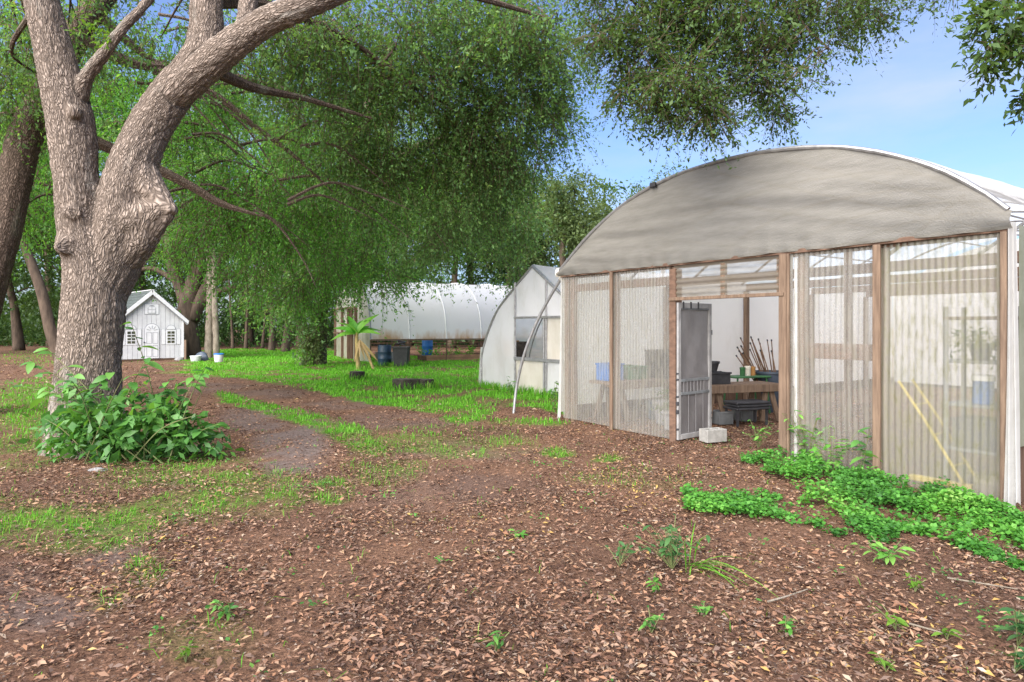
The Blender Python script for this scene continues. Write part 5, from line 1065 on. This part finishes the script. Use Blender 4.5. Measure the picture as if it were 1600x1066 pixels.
tag(link_mesh('small_weeds', quads_mesh('small_weeds', V, Q, False, {'rnd': R}), m_shrub), 'tiny green weeds dotted through the brown leaf litter', 'weeds', kind='stuff'); print('smallweeds', n)
XX, YY = [], []
for c, rr_, nn_ in [(gp(557, 594), .26, 150), (gp(633, 608), .34, 230), (gp(664, 607), .26, 150), (gp(601, 571), .32, 120), (gp(627, 572), .36, 120), (gp(560, 578), .3, 120)]:
    q = rng.uniform(0, 6.28, nn_); f = rr_ * (1 + .35 * rng.random(nn_)); XX.append(c[0] + np.cos(q) * f * 1.15); YY.append(c[1] + np.sin(q) * f)
for i in range(10):
    f = rng.random(70); XX.append(HA[0] + GU[0] * f * 4.5 - GV[0] * (.05 + .15 * rng.random(70))); YY.append(HA[1] + GU[1] * f * 4.5 - GV[1] * (.05 + .15 * rng.random(70)))
X, Y = np.concatenate(XX), np.concatenate(YY); V, lo_, st_, R = blades(X, Y, .12 + .16 * rng.random(len(X)), .012 + .008 * rng.random(len(X)), .9)
tag(link_mesh('tall_grass', raw_mesh('tall_grass', V, lo_, st_, False, {'rnd': R}), m_grass), 'longer grass left standing round the stumps, barrels and pointed greenhouse foot', 'grass', kind='stuff')
# one long-bladed arching tuft
gt = thing('grass_tuft', gp(1080, 892), 'arching pale long-bladed grass tuft right of the bushiest weed', 'grass tuft'); LB = shaped('long_blade', .42, .012, .75, m_grass, seg=7, curl=.3)
for i in range(26): put_leaf(random.choice(LB), gt, gp(1080, 888) + np.array([rng.normal() * .03, rng.normal() * .03, .01]), [rng.uniform(-.3, 1.3), rng.uniform(-.9, .3), rng.uniform(.25, .7)], [0, 0, 1], rng.uniform(.4, .85))
# ground cover at the greenhouse foot
X, Y = visible_pts(1000000, 3.6, 9, 1.4, .2); px, py = proj(X, Y); wob = fbm(X * 2.4, Y * 2.4, 4) - .5; wob2 = fbm(X * 2.4 + 30, Y * 2.4, 4) - .5; ins = soft_poly(px + wob * 95, py + wob2 * 60, COVER); thin = np.clip((fbm(X * 3.2 + 3, Y * 3.2, 4) - .34) * 5, .03, 1) * (.25 + .75 * vnoise(X * 12, Y * 12) ** 1.5)
keep = ins & (rng.random(len(X)) < thin * .95); X, Y = X[keep], Y[keep]
rel = np.stack([X, Y], 1) - GA[:2]; wdep = rel @ GV[:2]; kk = wdep < -.03; X, Y, wdep = X[kk], Y[kk], wdep[kk]
n = len(X); hgt = (.02 + .34 * np.clip(fbm(X * 2.6 + 8, Y * 2.6, 4) - .25, 0, 1) * np.clip(1.4 + wdep * .5, .5, 1.2)) * (.35 + .65 * rng.random(n)); P = np.stack([X, Y, gz(X, Y) + hgt], 1)
D = rand_dirs(n); D[:, 2] *= .35; D /= np.linalg.norm(D, axis=1)[:, None]; NN = rng.normal(size=(n, 3)) * .35 + np.array([0, -.15, 1]); ln = .022 + .026 * rng.random(n) ** 1.5
V, Q, R = leaf_quads(P, D, NN / np.linalg.norm(NN, axis=1)[:, None], ln, ln * .85, np.clip(rng.random(n) * .5 + hgt * 1.2 + .8 * (fbm(X * 1.9 + 70, Y * 1.9, 3) - .4), 0, 1), .1)
tag(link_mesh('ground_cover', quads_mesh('ground_cover', V, Q, False, {'rnd': R}), m_clover), 'bright green clover-like ground cover along the foot of the big greenhouse', 'ground cover', kind='stuff')
print('cover', n)
# leaf litter
def litter(n, y0, y1, pw, size, nm, label, mat=None):
    X, Y = visible_pts(n, y0, y1, pw, .30); dm = dirt_mask(X, Y); gmk = grass_mask(X, Y); rel = np.stack([X, Y], 1) - GA[:2]; wd = rel @ GV[:2]; tg = rel @ GU[:2]
    dens = (.25 + .75 * np.clip((fbm(X * 1.6, Y * 1.6 + 60, 4) - .32) * 3.2, 0, 1)) * (1 - .85 * dm) * (1 - .75 * np.clip(gmk * (Y > 9), 0, 1)); keep = rng.random(n) < dens; X, Y = X[keep], Y[keep]; n = len(X)
    q = rng.uniform(0, 6.28, n); D = np.stack([np.cos(q), np.sin(q), rng.normal(size=n) * .22], 1); D /= np.linalg.norm(D, axis=1)[:, None]; NN = np.stack([rng.normal(size=n) * .33, rng.normal(size=n) * .33, np.ones(n)], 1); NN /= np.linalg.norm(NN, axis=1)[:, None]
    ln = size * (.45 + .85 * rng.random(n) ** 1.5); tone = np.clip(.3 * (fbm(X * .8 + 2, Y * .8, 3) - .5) + rng.random(n), 0, 1)
    V, Q, R = leaf_quads(np.stack([X, Y, gz(X, Y) + .006 + .016 * rng.random(n)], 1), D, NN, ln, ln * (.2 + .3 * rng.random(n)), tone, .1 + .3 * rng.random(n))
    tag(link_mesh(nm, quads_mesh(nm, V, Q, False, {'rnd': R}), mat or m_litter), label, 'leaf litter', kind='stuff')
litter(210000, 1.6, 12.5, 1.15, .046, 'leaf_litter', 'dry brown oak leaves covering the foreground')
litter(165000, 1.6, 10, 1.1, .026, 'litter_crumbs', 'small broken leaf fragments and bark crumbs between the fallen leaves', m_crumb)
litter(60000, 12, 30, 1.3, .085, 'far_leaf_litter', 'dry brown leaves scattered along the distant track')
# fallen sticks
for i, (x0, y0_, x1, y1_, lb) in enumerate([(1480, 912, 1590, 930, 'long pale twig lying at the right edge of the litter'), (1420, 985, 1480, 1002, 'short pale twig lying in the lower right litter'), (1200, 950, 1262, 930, 'twig lying in the litter below the grass tuft')]):
    a, b = gp(x0, y0_) + ZV * .035, gp(x1, y1_) + ZV * .035; mb = MB(); mb.tube(smooth_path([a, (a + b) / 2 + rng.normal(size=3) * .02 * np.array([1, 1, .2]), b], 5), np.linspace(.006, .003, 11), 6); t = thing('twig', a, lb, 'twig'); mb.build('stick', m_palm, t, True)
tris = sum(len(o.data.loops) - 2 * len(o.data.polygons) for o in sc.objects if o.type == 'MESH'); print('TRIS', tris, 'OBJS', len(sc.objects))
